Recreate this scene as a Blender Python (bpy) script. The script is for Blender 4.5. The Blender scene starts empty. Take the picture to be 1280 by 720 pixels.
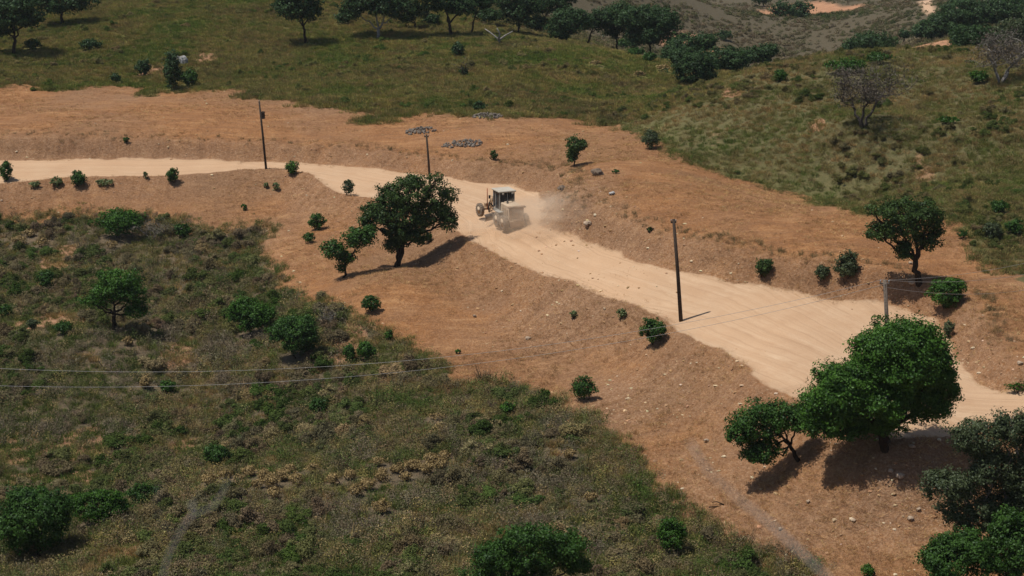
import bpy, math, numpy as np
from mathutils import Vector, Matrix
C = bpy.context.scene
COL = C.collection
RNG = np.random.default_rng(7)
rad = math.radians

# ------------------------------------------------------------------ camera, sky, sun, exposure
CAMH, PITCH, FPX = 35.0, rad(14.9), 2000.0
cam = bpy.data.objects.new('camera', bpy.data.cameras.new('camera'))
COL.objects.link(cam); C.camera = cam
cam.location = (0, 0, CAMH); cam.rotation_euler = (rad(90) - PITCH, 0, 0)
cam.data.sensor_width = 36; cam.data.lens = FPX / 1280 * 36
cam.data.clip_start = 0.1; cam.data.clip_end = 9000
cam.data.dof.use_dof = True; cam.data.dof.focus_distance = 140; cam.data.dof.aperture_fstop = 8.0

SUN_EL = rad(68)
SDX, SDY = 0.99, 0.14                      # direction the shadows fall (world x, y)
_n = math.hypot(SDX, SDY); SDX /= _n; SDY /= _n
w = bpy.data.worlds.new('World'); C.world = w; w.use_nodes = True
nt = w.node_tree; bg = nt.nodes['Background']
sky = nt.nodes.new('ShaderNodeTexSky'); sky.sky_type = 'NISHITA'; sky.sun_disc = False
sky.sun_elevation = SUN_EL; sky.sun_rotation = math.atan2(-SDX, -SDY)
nt.links.new(sky.outputs[0], bg.inputs[0]); bg.inputs[1].default_value = 0.075
sd = bpy.data.lights.new('sun', 'SUN'); sd.energy = 4.0; sd.angle = rad(0.5); sd.color = (1.0, 0.95, 0.87)
sun = bpy.data.objects.new('sun', sd); COL.objects.link(sun)
sdir = Vector((SDX * math.cos(SUN_EL), SDY * math.cos(SUN_EL), -math.sin(SUN_EL)))
sun.rotation_euler = sdir.to_track_quat('-Z', 'Y').to_euler(); sun.location = (-40, 20, 90)
C.cycles.volume_bounces = 4
C.view_settings.view_transform = 'Standard'; C.view_settings.look = 'None'
C.view_settings.exposure = 0.14; C.view_settings.gamma = 1.0

# ------------------------------------------------------------------ helpers
def s2l(r, g, b):
    f = lambda c: ((c / 255 + 0.055) / 1.055) ** 2.4 if c > 10 else c / 255 / 12.92
    return (f(r), f(g), f(b), 1)

def ray(px, py):
    u = (px - 640) / FPX; v = (360 - py) / FPX
    F = np.array([0, math.cos(PITCH), -math.sin(PITCH)]); U = np.array([0, math.sin(PITCH), math.cos(PITCH)])
    return F + u * np.array([1.0, 0, 0]) + v * U

def rayR(px, py, R):                        # point at slant distance R (view depth) on a sight line
    return np.array([0, 0, CAMH]) + ray(px, py) * R

def ray_z(px, py, z):
    d = ray(px, py); return np.array([0, 0, CAMH]) + d * ((z - CAMH) / d[2])

def hsh(ix, iy, s):
    h = (ix.astype(np.int64) * 374761393 + iy.astype(np.int64) * 668265263 + s * 1442695041) & 0xFFFFFFFF
    h = ((h ^ (h >> 13)) * 1274126177) & 0xFFFFFFFF
    h = h ^ (h >> 16)
    return (h & 0xFFFF) / 65535.0
def vn(x, y, s=0):
    ix = np.floor(x); iy = np.floor(y); fx = x - ix; fy = y - iy
    fx = fx * fx * (3 - 2 * fx); fy = fy * fy * (3 - 2 * fy)
    a = hsh(ix, iy, s); b = hsh(ix + 1, iy, s); c = hsh(ix, iy + 1, s); d = hsh(ix + 1, iy + 1, s)
    return (a * (1 - fx) + b * fx) * (1 - fy) + (c * (1 - fx) + d * fx) * fy
def fbm(x, y, scale, s=0, o=4):
    x = np.asarray(x, float) / scale; y = np.asarray(y, float) / scale; t = 0; a = 0.5; n = 0
    for k in range(o):
        t = t + a * vn(x * 2 ** k + 17.3 * k, y * 2 ** k - 9.1 * k, s + k); n += a; a *= 0.5
    return t / n
def sst(a, b, x):
    t = np.clip((x - a) / (b - a), 0, 1); return t * t * (3 - 2 * t)

def tag(o, label=None, cat=None, group=None, kind=None):
    if label: o['label'] = label
    if cat: o['category'] = cat
    if group: o['group'] = group
    if kind: o['kind'] = kind
    return o
def empty(name, loc, label=None, cat=None, group=None, rz=0):
    o = bpy.data.objects.new(name, None); COL.objects.link(o); o.location = tuple(loc); o.rotation_euler = (0, 0, rz)
    o.empty_display_size = 0.3
    return tag(o, label, cat, group)
def link(name, me, parent=None, loc=None):
    o = bpy.data.objects.new(name, me); COL.objects.link(o)
    if parent: o.parent = parent
    if loc is not None: o.location = tuple(loc)
    return o
def np_mesh(name, V, Q, mat, attrs=None, smooth=False):
    """V (n,3), Q (m,k) faces of k corners"""
    me = bpy.data.meshes.new(name); V = np.asarray(V, np.float32); Q = np.asarray(Q, np.int32); k = Q.shape[1]
    me.vertices.add(len(V)); me.vertices.foreach_set('co', V.ravel())
    me.loops.add(Q.size); me.loops.foreach_set('vertex_index', Q.ravel())
    me.polygons.add(len(Q)); me.polygons.foreach_set('loop_start', np.arange(0, Q.size, k, dtype=np.int32))
    if smooth: me.polygons.foreach_set('use_smooth', np.ones(len(Q), bool))
    me.update(calc_edges=True)
    for an, (typ, arr) in (attrs or {}).items():
        a = me.attributes.new(an, typ, 'POINT')
        a.data.foreach_set('value' if typ == 'FLOAT' else ('color' if typ == 'FLOAT_COLOR' else 'vector'), np.asarray(arr, np.float32).ravel())
    if mat: me.materials.append(mat)
    return me

class MB:
    """collects boxes, tubes, lathes into one mesh"""
    def __init__(s): s.v = []; s.f = []
    def add(s, V, F):
        n = len(s.v); s.v += [tuple(map(float, p)) for p in V]; s.f += [tuple(i + n for i in f) for f in F]; return s
    def box(s, c, d, rot=None, bev=0.0):
        c = Vector(c); hx, hy, hz = d[0] / 2, d[1] / 2, d[2] / 2
        b = min(bev, hx * .9, hy * .9, hz * .9)
        R = rot if rot is not None else Matrix.Identity(3)
        if b <= 0:
            P = [Vector((x, y, z)) for z in (-hz, hz) for y in (-hy, hy) for x in (-hx, hx)]
            return s.add([c + R @ p for p in P], [(0, 2, 3, 1), (4, 5, 7, 6), (0, 1, 5, 4), (2, 6, 7, 3), (0, 4, 6, 2), (1, 3, 7, 5)])
        def ring(x, y, z, bb): return [(x - bb, -y, z), (x, -y + bb, z), (x, y - bb, z), (x - bb, y, z), (-x + bb, y, z), (-x, y - bb, z), (-x, -y + bb, z), (-x + bb, -y, z)]
        P = ring(hx - b, hy - b, -hz, b * .6) + ring(hx, hy, -hz + b, b) + ring(hx, hy, hz - b, b) + ring(hx - b, hy - b, hz, b * .6)
        F = [tuple(range(7, -1, -1)), tuple(range(24, 32))]
        for k in range(3):
            for i in range(8): j = (i + 1) % 8; F.append((k * 8 + i, k * 8 + j, k * 8 + 8 + j, k * 8 + 8 + i))
        return s.add([c + R @ Vector(p) for p in P], F)
    def tube(s, pts, rr, n=6, cap=True):
        pts = [Vector(p) for p in pts]
        if not hasattr(rr, '__len__'): rr = [rr] * len(pts)
        V = []; F = []
        for i, p in enumerate(pts):
            t = (pts[min(i + 1, len(pts) - 1)] - pts[max(i - 1, 0)]).normalized()
            a = t.cross(Vector((0.13, 0.98, 0.11))); a = a.normalized() if a.length > .05 else t.orthogonal().normalized(); b = t.cross(a)
            for k in range(n):
                q = 2 * math.pi * k / n; V.append(p + (a * math.cos(q) + b * math.sin(q)) * rr[i])
        for i in range(len(pts) - 1):
            for k in range(n): j = (k + 1) % n; F.append((i * n + k, i * n + j, i * n + n + j, i * n + n + k))
        if cap: F.append(tuple(range(n - 1, -1, -1))); F.append(tuple(range(len(V) - n, len(V))))
        return s.add(V, F)
    def lathe_x(s, c, prof, n=20):          # profile of (x, r), axle along x
        c = Vector(c); V = []; F = []
        for (x, r) in prof:
            for k in range(n): q = 2 * math.pi * k / n; V.append(c + Vector((x, r * math.cos(q), r * math.sin(q))))
        for i in range(len(prof) - 1):
            for k in range(n): j = (k + 1) % n; F.append((i * n + k, i * n + j, i * n + n + j, i * n + n + k))
        F.append(tuple(range(n - 1, -1, -1))); F.append(tuple(range(len(V) - n, len(V))))
        return s.add(V, F)
    def build(s, name, mat, parent=None, smooth=False):
        me = bpy.data.meshes.new(name); me.from_pydata(s.v, [], s.f); me.materials.append(mat)
        if smooth:
            for p in me.polygons: p.use_smooth = True
        me.update(); return link(name, me, parent)

# ------------------------------------------------------------------ materials
def newmat(name):
    m = bpy.data.materials.new(name); m.use_nodes = True; nt = m.node_tree; nt.nodes.clear()
    o = nt.nodes.new('ShaderNodeOutputMaterial'); return m, nt, o
class NT:
    def __init__(s, nt): s.nt = nt
    def n(s, t, **k):
        x = s.nt.nodes.new(t)
        for a, v in k.items(): setattr(x, a, v)
        return x
    def l(s, a, b): s.nt.links.new(a, b)
    def noise(s, vec, scale, detail=4, rough=.6):
        x = s.n('ShaderNodeTexNoise'); x.inputs['Scale'].default_value = scale; x.inputs['Detail'].default_value = detail; x.inputs['Roughness'].default_value = rough
        if vec is not None: s.l(vec, x.inputs['Vector'])
        return x.outputs['Fac']
    def ramp(s, f, *st):
        x = s.n('ShaderNodeValToRGB'); e = x.color_ramp.elements
        while len(e) < len(st): e.new(.5)
        for i, (p, c) in enumerate(st): e[i].position = p; e[i].color = c if len(c) == 4 else (*c, 1)
        s.l(f, x.inputs[0]); return x.outputs[0]
    def mix(s, f, a, b, mode='MIX'):
        x = s.n('ShaderNodeMix', data_type='RGBA', blend_type=mode)
        for v, i in ((f, 0), (a, 6), (b, 7)):
            if isinstance(v, (int, float)): x.inputs[i].default_value = v
            elif isinstance(v, tuple): x.inputs[i].default_value = v if len(v) == 4 else (*v, 1)
            else: s.l(v, x.inputs[i])
        return x.outputs[2]
    def math(s, op, a, b=None, clamp=False):
        x = s.n('ShaderNodeMath', operation=op, use_clamp=clamp)
        for v, i in ((a, 0), (b, 1)):
            if v is None: continue
            if isinstance(v, (int, float)): x.inputs[i].default_value = v
            else: s.l(v, x.inputs[i])
        return x.outputs[0]
    def attr(s, name, typ='GEOMETRY'):
        return s.n('ShaderNodeAttribute', attribute_name=name, attribute_type=typ)

def simple(name, c1, c2=None, scale=3.0, rough=.7, metal=0.0, bump=0.0, spec=.3):
    m, nt, o = newmat(name); N = NT(nt)
    p = N.n('ShaderNodeBsdfPrincipled'); p.inputs['Roughness'].default_value = rough; p.inputs['Metallic'].default_value = metal
    p.inputs['Specular IOR Level'].default_value = spec
    tc = N.n('ShaderNodeTexCoord').outputs['Object']; f = N.noise(tc, scale, 5)
    c2 = c2 or tuple(x * .7 for x in c1[:3])
    N.l(N.ramp(f, (.35, c1[:3]), (.65, c2[:3])), p.inputs['Base Color'])
    if bump:
        b = N.n('ShaderNodeBump'); b.inputs['Strength'].default_value = bump; b.inputs['Distance'].default_value = .03
        N.l(N.noise(tc, scale * 3, 4), b.inputs['Height']); N.l(b.outputs[0], p.inputs['Normal'])
    N.l(p.outputs[0], o.inputs[0]); return m

def leaf_mat(name, c_lo, c_hi, trans=.25, inst=False):
    """leaf colour varies leaf by leaf (attribute lv 0..1), thin and a little translucent"""
    m, nt, o = newmat(name); N = NT(nt)
    lv = N.attr('lv').outputs['Fac']
    if inst:
        t = N.attr('tint', 'INSTANCER').outputs['Color']
        k = N.math('ADD', N.math('MULTIPLY', lv, .75), .62)
        mul = N.n('ShaderNodeVectorMath', operation='SCALE'); N.l(t, mul.inputs[0]); N.l(k, mul.inputs['Scale'])
        col = mul.outputs[0]
    else:
        col = N.ramp(lv, (0, c_lo), (1, c_hi))
    d = N.n('ShaderNodeBsdfDiffuse'); N.l(col, d.inputs[0])
    tr = N.n('ShaderNodeBsdfTranslucent'); N.l(col, tr.inputs[0])
    mx = N.n('ShaderNodeMixShader'); mx.inputs[0].default_value = trans
    N.l(d.outputs[0], mx.inputs[1]); N.l(tr.outputs[0], mx.inputs[2])
    g = N.n('ShaderNodeBsdfGlossy'); g.inputs['Roughness'].default_value = .5; g.inputs[0].default_value = (.8, .85, .9, 1)
    m2 = N.n('ShaderNodeMixShader'); m2.inputs[0].default_value = .0 if inst else .012
    N.l(mx.outputs[0], m2.inputs[1]); N.l(g.outputs[0], m2.inputs[2]); N.l(m2.outputs[0], o.inputs[0])
    return m
L_DARK = leaf_mat('oak_leaf', (.014, .034, .008), (.072, .122, .026))
L_MID = leaf_mat('shrub_leaf', (.014, .042, .007), (.066, .145, .024))
L_BRIGHT = leaf_mat('carob_leaf', (.014, .045, .006), (.085, .195, .024))
L_GREY = leaf_mat('olive_leaf', (.034, .052, .022), (.10, .125, .055))
L_FAR = leaf_mat('far_leaf', (.018, .042, .014), (.060, .110, .034))
L_TAN = leaf_mat('straw_leaf', (.17, .12, .05), (.42, .30, .13), .1)
L_PALE = leaf_mat('pale_leaf', (.08, .11, .035), (.22, .27, .11))
L_TWIG = leaf_mat('twig_leaf', (.05, .042, .032), (.14, .115, .09), .05)
L_INST = leaf_mat('scrub_leaf', None, None, .18, True)
BARK = simple('oak_bark', (.045, .032, .022), (.018, .013, .010), 6, .95, bump=.8, spec=.05)
BARK_PALE = simple('weathered_wood', (.34, .31, .28), (.18, .16, .14), 5, .9, bump=.5, spec=.1)
BARK_GREY = simple('grey_branch_bark', (.10, .085, .075), (.04, .033, .03), 5, .95, bump=.5, spec=.1)
STONE = simple('limestone', (.44, .34, .25), (.26, .19, .13), 4, .95, bump=.8, spec=.1)
STONE_GREY = simple('field_stone', (.27, .23, .19), (.10, .085, .07), 3, .95, bump=.8, spec=.1)
WOOD = simple('pole_wood', (.075, .055, .042), (.035, .026, .02), 8, .85, bump=.4, spec=.1)
WOOD2 = simple('pole_grey_wood', (.20, .16, .13), (.11, .09, .07), 8, .85, bump=.4, spec=.1)
STEEL = simple('galvanised_steel', (.35, .36, .37), (.2, .2, .2), 10, .5, .6)
WIRE = simple('wire_metal', (.42, .40, .37), (.30, .29, .27), 10, .45, .4)

# ------------------------------------------------------------------ terrain: heights from surveyed points
CP = []
def Z(z, *pp):
    for (x, y) in pp: CP.append(tuple(ray_z(x, y, z)))
def RR(R, *pp):
    for (x, y) in pp: CP.append(tuple(rayR(x, y, R)))
# the road
Z(.4, (-500, 212), (-150, 208), (0, 208), (150, 208), (300, 208)); Z(.6, (400, 216), (500, 228)); Z(.9, (590, 245), (630, 275), (660, 245))
Z(.6, (720, 320), (800, 350)); Z(.1, (880, 380), (950, 410), (1000, 450)); Z(0, (1100, 440), (1120, 500), (1250, 505)); Z(0, (1400, 520), (1700, 560))
# hill above the road
Z(2.2, (-300, 165), (0, 170), (200, 170), (400, 172)); Z(2.0, (540, 190), (620, 200))
Z(3.8, (-300, 118), (0, 115), (200, 115), (400, 132)); Z(3.6, (550, 148), (660, 155)); Z(3.2, (760, 160))
RR(248, (-200, 55), (0, 62), (150, 55), (350, 55), (500, 55)); RR(246, (620, 52)); RR(238, (720, 66)); RR(232, (800, 92)); RR(222, (700, 100), (550, 100)); RR(220, (830, 120))
RR(278, (0, 5), (200, 2), (450, 0)); RR(300, (0, -25), (300, -30), (600, -5))
# rocky cut right of the grader
Z(2.9, (718, 236), (738, 262)); Z(2.3, (775, 288)); Z(1.7, (840, 318)); Z(3.6, (770, 215), (840, 262)); Z(3.6, (800, 180)); Z(2.9, (930, 300)); Z(1.5, (1000, 352), (1100, 365)); Z(2.2, (1070, 330))
# the knoll
RR(173, (900, 205)); RR(168, (1000, 215), (1078, 160)); RR(160, (1080, 250)); RR(146, (1200, 250), (1320, 250)); RR(200, (900, 105)); RR(204, (960, 82)); RR(203, (1060, 66)); RR(190, (1180, 82)); RR(176, (1280, 108)); RR(165, (1400, 130)); RR(150, (1450, 220))
RR(182, (960, 140)); RR(176, (1180, 140)); RR(160, (1280, 170))
Z(1.5, (1148, 352), (1250, 372)); Z(.6, (1240, 430)); Z(.6, (1400, 440)); Z(2.5, (1400, 350))
# embankment and field below the road
Z(-1.2, (100, 240), (-150, 240), (300, 245)); Z(-2.6, (0, 265), (200, 268), (-300, 265)); Z(-1.6, (400, 290)); Z(-1.0, (495, 330)); Z(-2.2, (430, 350)); Z(-1.6, (620, 350)); Z(-1.8, (760, 400)); Z(-1.5, (860, 450)); Z(-.6, (560, 300))
Z(-3.4, (560, 420), (700, 460)); Z(-3.0, (850, 520)); Z(-1.6, (960, 520)); Z(-1.0, (1040, 520)); Z(-.9, (1107, 560)); Z(-.8, (1200, 545)); Z(-2.0, (1000, 575))
Z(-4.6, (900, 620), (1000, 660)); Z(-2.6, (1150, 620)); Z(-2.6, (1300, 620)); Z(-4.6, (1180, 720)); Z(-5.6, (1000, 720)); Z(-3.5, (1400, 700))
# scrub hollow lower left, with the low spur in front
Z(-5, (0, 350), (-300, 350), (200, 340)); Z(-5, (143, 412)); Z(-6, (300, 400)); Z(-4.6, (440, 430)); Z(-7.5, (0, 480), (200, 480), (-300, 480)); Z(-7, (380, 500)); Z(-4.8, (560, 500)); Z(-4.2, (700, 530))
Z(-9.2, (0, 600), (150, 590), (-250, 600)); Z(-7.2, (300, 585)); Z(-5.8, (450, 590)); Z(-5.2, (600, 600)); Z(-5, (760, 620)); Z(-7.0, (200, 690)); Z(-6.2, (400, 680)); Z(-5.6, (600, 700)); Z(-5.4, (850, 700)); Z(-9.0, (20, 700))
# valley and slope beyond
RR(300, (900, 95), (1000, 95)); RR(275, (800, 75)); RR(262, (1180, 88)); RR(292, (1150, 62)); RR(345, (880, 62)); RR(360, (1020, 55)); RR(320, (1250, 30)); RR(430, (900, 22)); RR(440, (1040, 12)); RR(370, (1160, 10)); RR(520, (750, -10), (900, -8)); RR(500, (1100, -20)); RR(430, (1280, -30)); RR(330, (700, 25)); RR(350, (1400, 0))
# ground off frame and the hill the camera stands on
for p in [(0, -6, 33.6), (0, 1.5, 33.4), (-25, 0, 33), (25, 0, 33), (-60, 0, 31), (60, 0, 31), (0, 20, 24), (-30, 25, 20), (30, 25, 20), (0, 42, 10), (-35, 48, 4), (35, 48, 5), (0, 62, 0), (-40, 70, -6), (45, 70, -2),
          (0, -60, 36), (-90, 60, 10), (90, 60, 8), (-130, 150, 1), (-150, 230, 8), (130, 130, 6), (170, 220, 12), (-200, 320, 22), (0, 380, 26), (-200, 0, 30), (200, 0, 28), (-80, 120, -6), (-58, 92, -6)]:
    CP.append(p)
CP = np.array(CP)
def tps_fit(P, lam):
    n = len(P); X = P[:, :2] / 100; D = np.hypot(X[:, None, 0] - X[None, :, 0], X[:, None, 1] - X[None, :, 1])
    K = np.where(D > 0, D * D * np.log(D + 1e-12), 0) + lam * np.eye(n)
    Pm = np.c_[np.ones(n), X]; A = np.block([[K, Pm], [Pm.T, np.zeros((3, 3))]])
    return X, np.linalg.solve(A, np.r_[P[:, 2], 0, 0, 0])
TX, TW = tps_fit(CP, 2e-5)
def tps(x, y):
    x = np.asarray(x, float).ravel() / 100; y = np.asarray(y, float).ravel() / 100; o = TW[-3] + TW[-2] * x + TW[-1] * y
    for i in range(len(TX)):
        d2 = (x - TX[i, 0]) ** 2 + (y - TX[i, 1]) ** 2 + 1e-12; o += TW[i] * .5 * d2 * np.log(d2)
    return o
def axis(a, b, st, lo, hi, g=1.07):
    m = list(np.arange(a, b + 1e-6, st)); x = a; s = st; L = []
    while x > lo: s *= g; x -= s; L.append(x)
    x = b; s = st; H_ = []
    while x < hi: s *= g; x += s; H_.append(x)
    return np.array(L[::-1] + m + H_)
AX = axis(-75, 85, .5, -4000, 4000); AY = axis(70, 250, .5, -3000, 6000, 1.045)
GX, GY = np.meshgrid(AX, AY)
ex = np.clip(GX, -230, 230); ey = np.clip(GY, -60, 560)
HT = tps(ex, ey).reshape(GX.shape)
out = np.hypot(GX - ex, GY - ey)
far_h = 10 + 60 * (fbm(GX, GY, 420, 5, 4) - .35) + 25 * sst(600, 2500, GY)
HT = np.clip(HT, -30, 60)
wgt = sst(0, 350, out); HT = HT * (1 - wgt) + far_h * wgt
def samp(G, x, y):
    x = np.asarray(x, float); y = np.asarray(y, float)
    i = np.clip(np.searchsorted(AX, x) - 1, 0, len(AX) - 2); j = np.clip(np.searchsorted(AY, y) - 1, 0, len(AY) - 2)
    fx = (x - AX[i]) / (AX[i + 1] - AX[i]); fy = (y - AY[j]) / (AY[j + 1] - AY[j])
    return (G[j, i] * (1 - fx) + G[j, i + 1] * fx) * (1 - fy) + (G[j + 1, i] * (1 - fx) + G[j + 1, i + 1] * fx) * fy
def H(x, y): return float(samp(HT, x, y))
def hit(px, py, tmax=900):
    d = ray(px, py); t = np.arange(60, tmax, .25); P = np.array([0, 0, CAMH]) + t[:, None] * d
    b = P[:, 2] - samp(HT, P[:, 0], P[:, 1]); k = np.argmax(b < 0)
    if b[k] >= 0: k = len(t) - 1
    f = b[k - 1] / (b[k - 1] - b[k]) if k > 0 and b[k - 1] != b[k] else 0
    p = P[k - 1] + (P[k] - P[k - 1]) * f; return np.array([p[0], p[1], H(p[0], p[1])])
def poly(pp): return np.array([hit(x, y)[:2] for x, y in pp])
def seg_dist(pts, x, y, closed=True):
    d = np.full(x.shape, 1e9); n = len(pts)
    for i in range(n if closed else n - 1):
        a = pts[i]; b = pts[(i + 1) % n]; e = b - a; L = e @ e + 1e-9
        t = np.clip(((x - a[0]) * e[0] + (y - a[1]) * e[1]) / L, 0, 1)
        d = np.minimum(d, np.hypot(x - a[0] - t * e[0], y - a[1] - t * e[1]))
    return d
def sdist(pts, x, y):                       # positive inside
    ins = np.zeros(x.shape, bool); n = len(pts)
    for i in range(n):
        a = pts[i]; b = pts[(i + 1) % n]
        c = ((a[1] > y) != (b[1] > y)) & (x < (b[0] - a[0]) * (y - a[1]) / (b[1] - a[1] + 1e-12) + a[0]); ins ^= c
    d = seg_dist(pts, x, y); return np.where(ins, d, -d)
ROAD_UP = poly([(-420, 196), (-200, 196), (0, 197), (120, 197), (250, 198), (330, 200), (400, 203), (460, 208), (520, 214), (580, 224), (640, 232), (674, 238), (681, 250), (676, 266), (668, 280), (690, 288), (722, 294), (760, 312), (800, 324), (850, 336), (950, 358), (1060, 374), (1130, 382), (1170, 398), (1188, 430), (1215, 470), (1250, 486), (1300, 494), (1450, 520), (1800, 560)])
ROAD_LO = poly([(-420, 224), (-200, 224), (0, 226), (100, 219), (200, 219), (250, 216), (300, 210), (350, 209), (385, 214), (405, 226), (425, 240), (470, 246), (520, 258), (560, 278), (590, 298), (620, 314), (700, 345), (760, 368), (810, 384), (835, 396), (850, 412), (880, 426), (905, 432), (930, 450), (955, 476), (1000, 500), (1060, 530), (1120, 545), (1200, 540), (1260, 520), (1330, 530), (1500, 570), (1800, 640)])
ROAD = np.vstack([ROAD_UP, ROAD_LO[::-1]])
m = (np.abs(GX) < 160) & (GY > 60) & (GY < 330)
gx, gy = GX[m], GY[m]
sdr = sdist(ROAD, gx, gy); du = seg_dist(ROAD_UP, gx, gy, False); dl = seg_dist(ROAD_LO, gx, gy, False)
amp = .8 + 1.1 * fbm(gx, gy, 14, 41, 2)
off = np.where(sdr > 0, -.25 + 0 * gx, np.where(du < dl, amp * 1.25 * sst(.2, 2.6, du) - .25, -.25 - 1.1 * amp * sst(.8, 6, dl) + .30 * np.exp(-((dl - .7) / .6) ** 2)))
off = off * np.exp(-(np.minimum(du, dl) / 26) ** 2)
HT[m] += off
DIRT = poly([(-420, 112), (-150, 112), (0, 112), (100, 106), (160, 108), (215, 118), (300, 117), (350, 122), (400, 132), (470, 140), (540, 143), (600, 150), (700, 152), (770, 158), (812, 172), (850, 182), (862, 200), (900, 214), (960, 236), (1030, 256), (1080, 266), (1120, 262), (1185, 268), (1215, 292), (1250, 330), (1300, 372), (1420, 400), (1700, 430), (1700, 800), (1300, 800), (1010, 800),
             (985, 728), (955, 700), (905, 680), (870, 655), (838, 650), (822, 622), (790, 590), (768, 560), (735, 530), (690, 520), (684, 496), (655, 482), (600, 478), (550, 482), (525, 452), (500, 430), (480, 436), (452, 400), (420, 385), (385, 380), (345, 352), (330, 328), (318, 300), (260, 284), (215, 276), (150, 268), (100, 262), (40, 266), (0, 268), (-420, 268)])
SCRUB = poly([(-420, 268), (0, 268), (40, 266), (100, 262), (150, 268), (215, 276), (260, 284), (318, 300), (330, 328), (345, 352), (385, 380), (420, 385), (452, 400), (480, 436), (500, 430), (525, 452), (550, 482), (600, 478), (655, 482), (684, 496), (690, 520), (735, 530), (768, 560), (790, 590), (822, 622), (838, 650), (870, 655), (905, 680), (955, 700), (985, 728), (1010, 790), (-420, 790)])
KNOLL = np.vstack([[rayR(x, y, r_)[:2] for x, y, r_ in ((835, 120, 218), (870, 100, 226), (900, 90, 236), (960, 80, 242), (1060, 66, 242), (1180, 80, 236), (1280, 95, 232), (1500, 130, 225))], poly([(1500, 400), (1300, 372), (1250, 330), (1215, 292), (1185, 268), (1120, 262), (1030, 256), (960, 236), (900, 214), (850, 182), (800, 160)])])
def soft(pts, x, y, wd=.8, jit=2.2, sc=5, s=3):
    d = sdist(pts, x, y) + (fbm(x, y, sc, s, 4) - .5) * 2 * jit
    return sst(-wd, wd, d)
far_zone = sst(236, 262, np.hypot(GX, GY) - 10 * (GX < 20) - 40 * sst(30, -40, GX))
M_dirt = np.zeros(GX.shape); M_road = M_dirt.copy(); M_scrub = M_dirt.copy(); M_knoll = M_dirt.copy(); M_sh = M_dirt.copy()
M_dirt[m] = np.where(gy > 165, soft(DIRT, gx, gy, 2.6, 8, 9), soft(DIRT, gx, gy, 1.1, 3.4, 6)); M_road[m] = sst(-.9, .7, sdr + (fbm(gx, gy, 3.5, 8, 4) - .5) * 1.6)
M_sh[m] = sst(4.5, 0, -sdr) * (sdr < 0)
m2 = (np.abs(GX) < 260) & (GY > 60) & (GY < 330)
M_scrub[m2] = soft(SCRUB, GX[m2], GY[m2], 1.1, 3.0, 6, 3); M_knoll[m2] = soft(KNOLL, GX[m2], GY[m2], 3, 3); kx = M_knoll.copy(); kx[m2] = soft(KNOLL, GX[m2], GY[m2], 16, 14, 14); M_knoll = np.where((GX < 40) & (GY < 225), kx, M_knoll)
far_zone = np.maximum(far_zone, sst(-4, 4, GY - 222 + (GX < 48) * -900) * (1 - M_knoll)) * (1 - M_knoll)
M_scrub = np.where(GY < 95, np.maximum(M_scrub, 1 - M_dirt), M_scrub)
# orange bare patches inside the scrub and on the hills (the soil showing)
PATCH = np.zeros(GX.shape)
def blob_patch(px, py, rx, ry_, k=1.0, R=None):
    c = hit(px, py) if R is None else rayR(px, py, R)
    d = np.hypot((GX - c[0]) / rx, (GY - c[1]) / ry_) + (fbm(GX, GY, 3.5, 23, 4) - .5) * 1.5
    PATCH[:] = np.maximum(PATCH, k * sst(1.1, .7, d))
for a in [(75, 318, 1.6, 7), (60, 400, 3, 3), (230, 440, 1.6, 4), (350, 330, 2.5, 4), (110, 560, 3.4, 4.5, .9), (60, 600, 4, 2.6), (230, 560, 2, 2), (150, 700, 2.6, 2.2), (560, 640, 1.6, 1.4, .7), (430, 440, 2, 4), (20, 560, 3, 3, .7),
          (255, 72, 1.6, 4), (190, 90, 2.2, 4, .8), (780, 70, 4, 8, .6), (690, 52, 4, 5, .5), (1020, 157, .9, 1.6), (920, 115, 1.5, 4, .7), (1155, 215, 1.5, 4, .5), (895, 170, 1, 4, .4), (820, 640, 1.2, 2, .6), (1000, 700, 3, 3), (330, 580, 1.5, 2, .6)]:
    blob_patch(*a)
PATCH *= (1 - M_dirt)
FARP = np.zeros(GX.shape)
for (px, py, rx, ry_, R) in [(1155, 62, 12, 16, 292), (1010, 8, 12, 30, 440), (1180, 55, 8, 8, 300), (975, 20, 4, 12, 420), (870, 64, 8, 6, 345)]:
    c = rayR(px, py, R); d = np.hypot((GX - c[0]) / rx, (GY - c[1]) / ry_) + (fbm(GX, GY, 10, 29, 4) - .5) * .9
    FARP = np.maximum(FARP, sst(1.1, .9, d))
c0 = rayR(1163, 16, 365); c1 = rayR(1158, -10, 395)
FTR = sst(1.7, 1.2, seg_dist(np.array([c0[:2], c1[:2]]), GX, GY, False))
# relief
_lo = np.zeros(GX.shape); _lo[m2] = sdist(SCRUB, GX[m2], GY[m2]) > -7; M_scrub = np.maximum(M_scrub, _lo * (1 - M_dirt))
near = (np.abs(GX) < 220) & (GY > -40) & (GY < 480)
rel = 1 - .93 * M_road
HT += rel * ((fbm(GX, GY, 11, 51, 3) - .5) * .9 * (1 - .4 * M_dirt) + (fbm(GX, GY, 2.2, 61, 3) - .5) * (.26 + .25 * M_sh)) * near
HT += (fbm(GX, GY, 5, 71, 3) - .5) * .08 * M_road
HT += np.where(out > 0, (fbm(GX, GY, 60, 81, 3) - .5) * 6 * wgt, 0)
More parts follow.
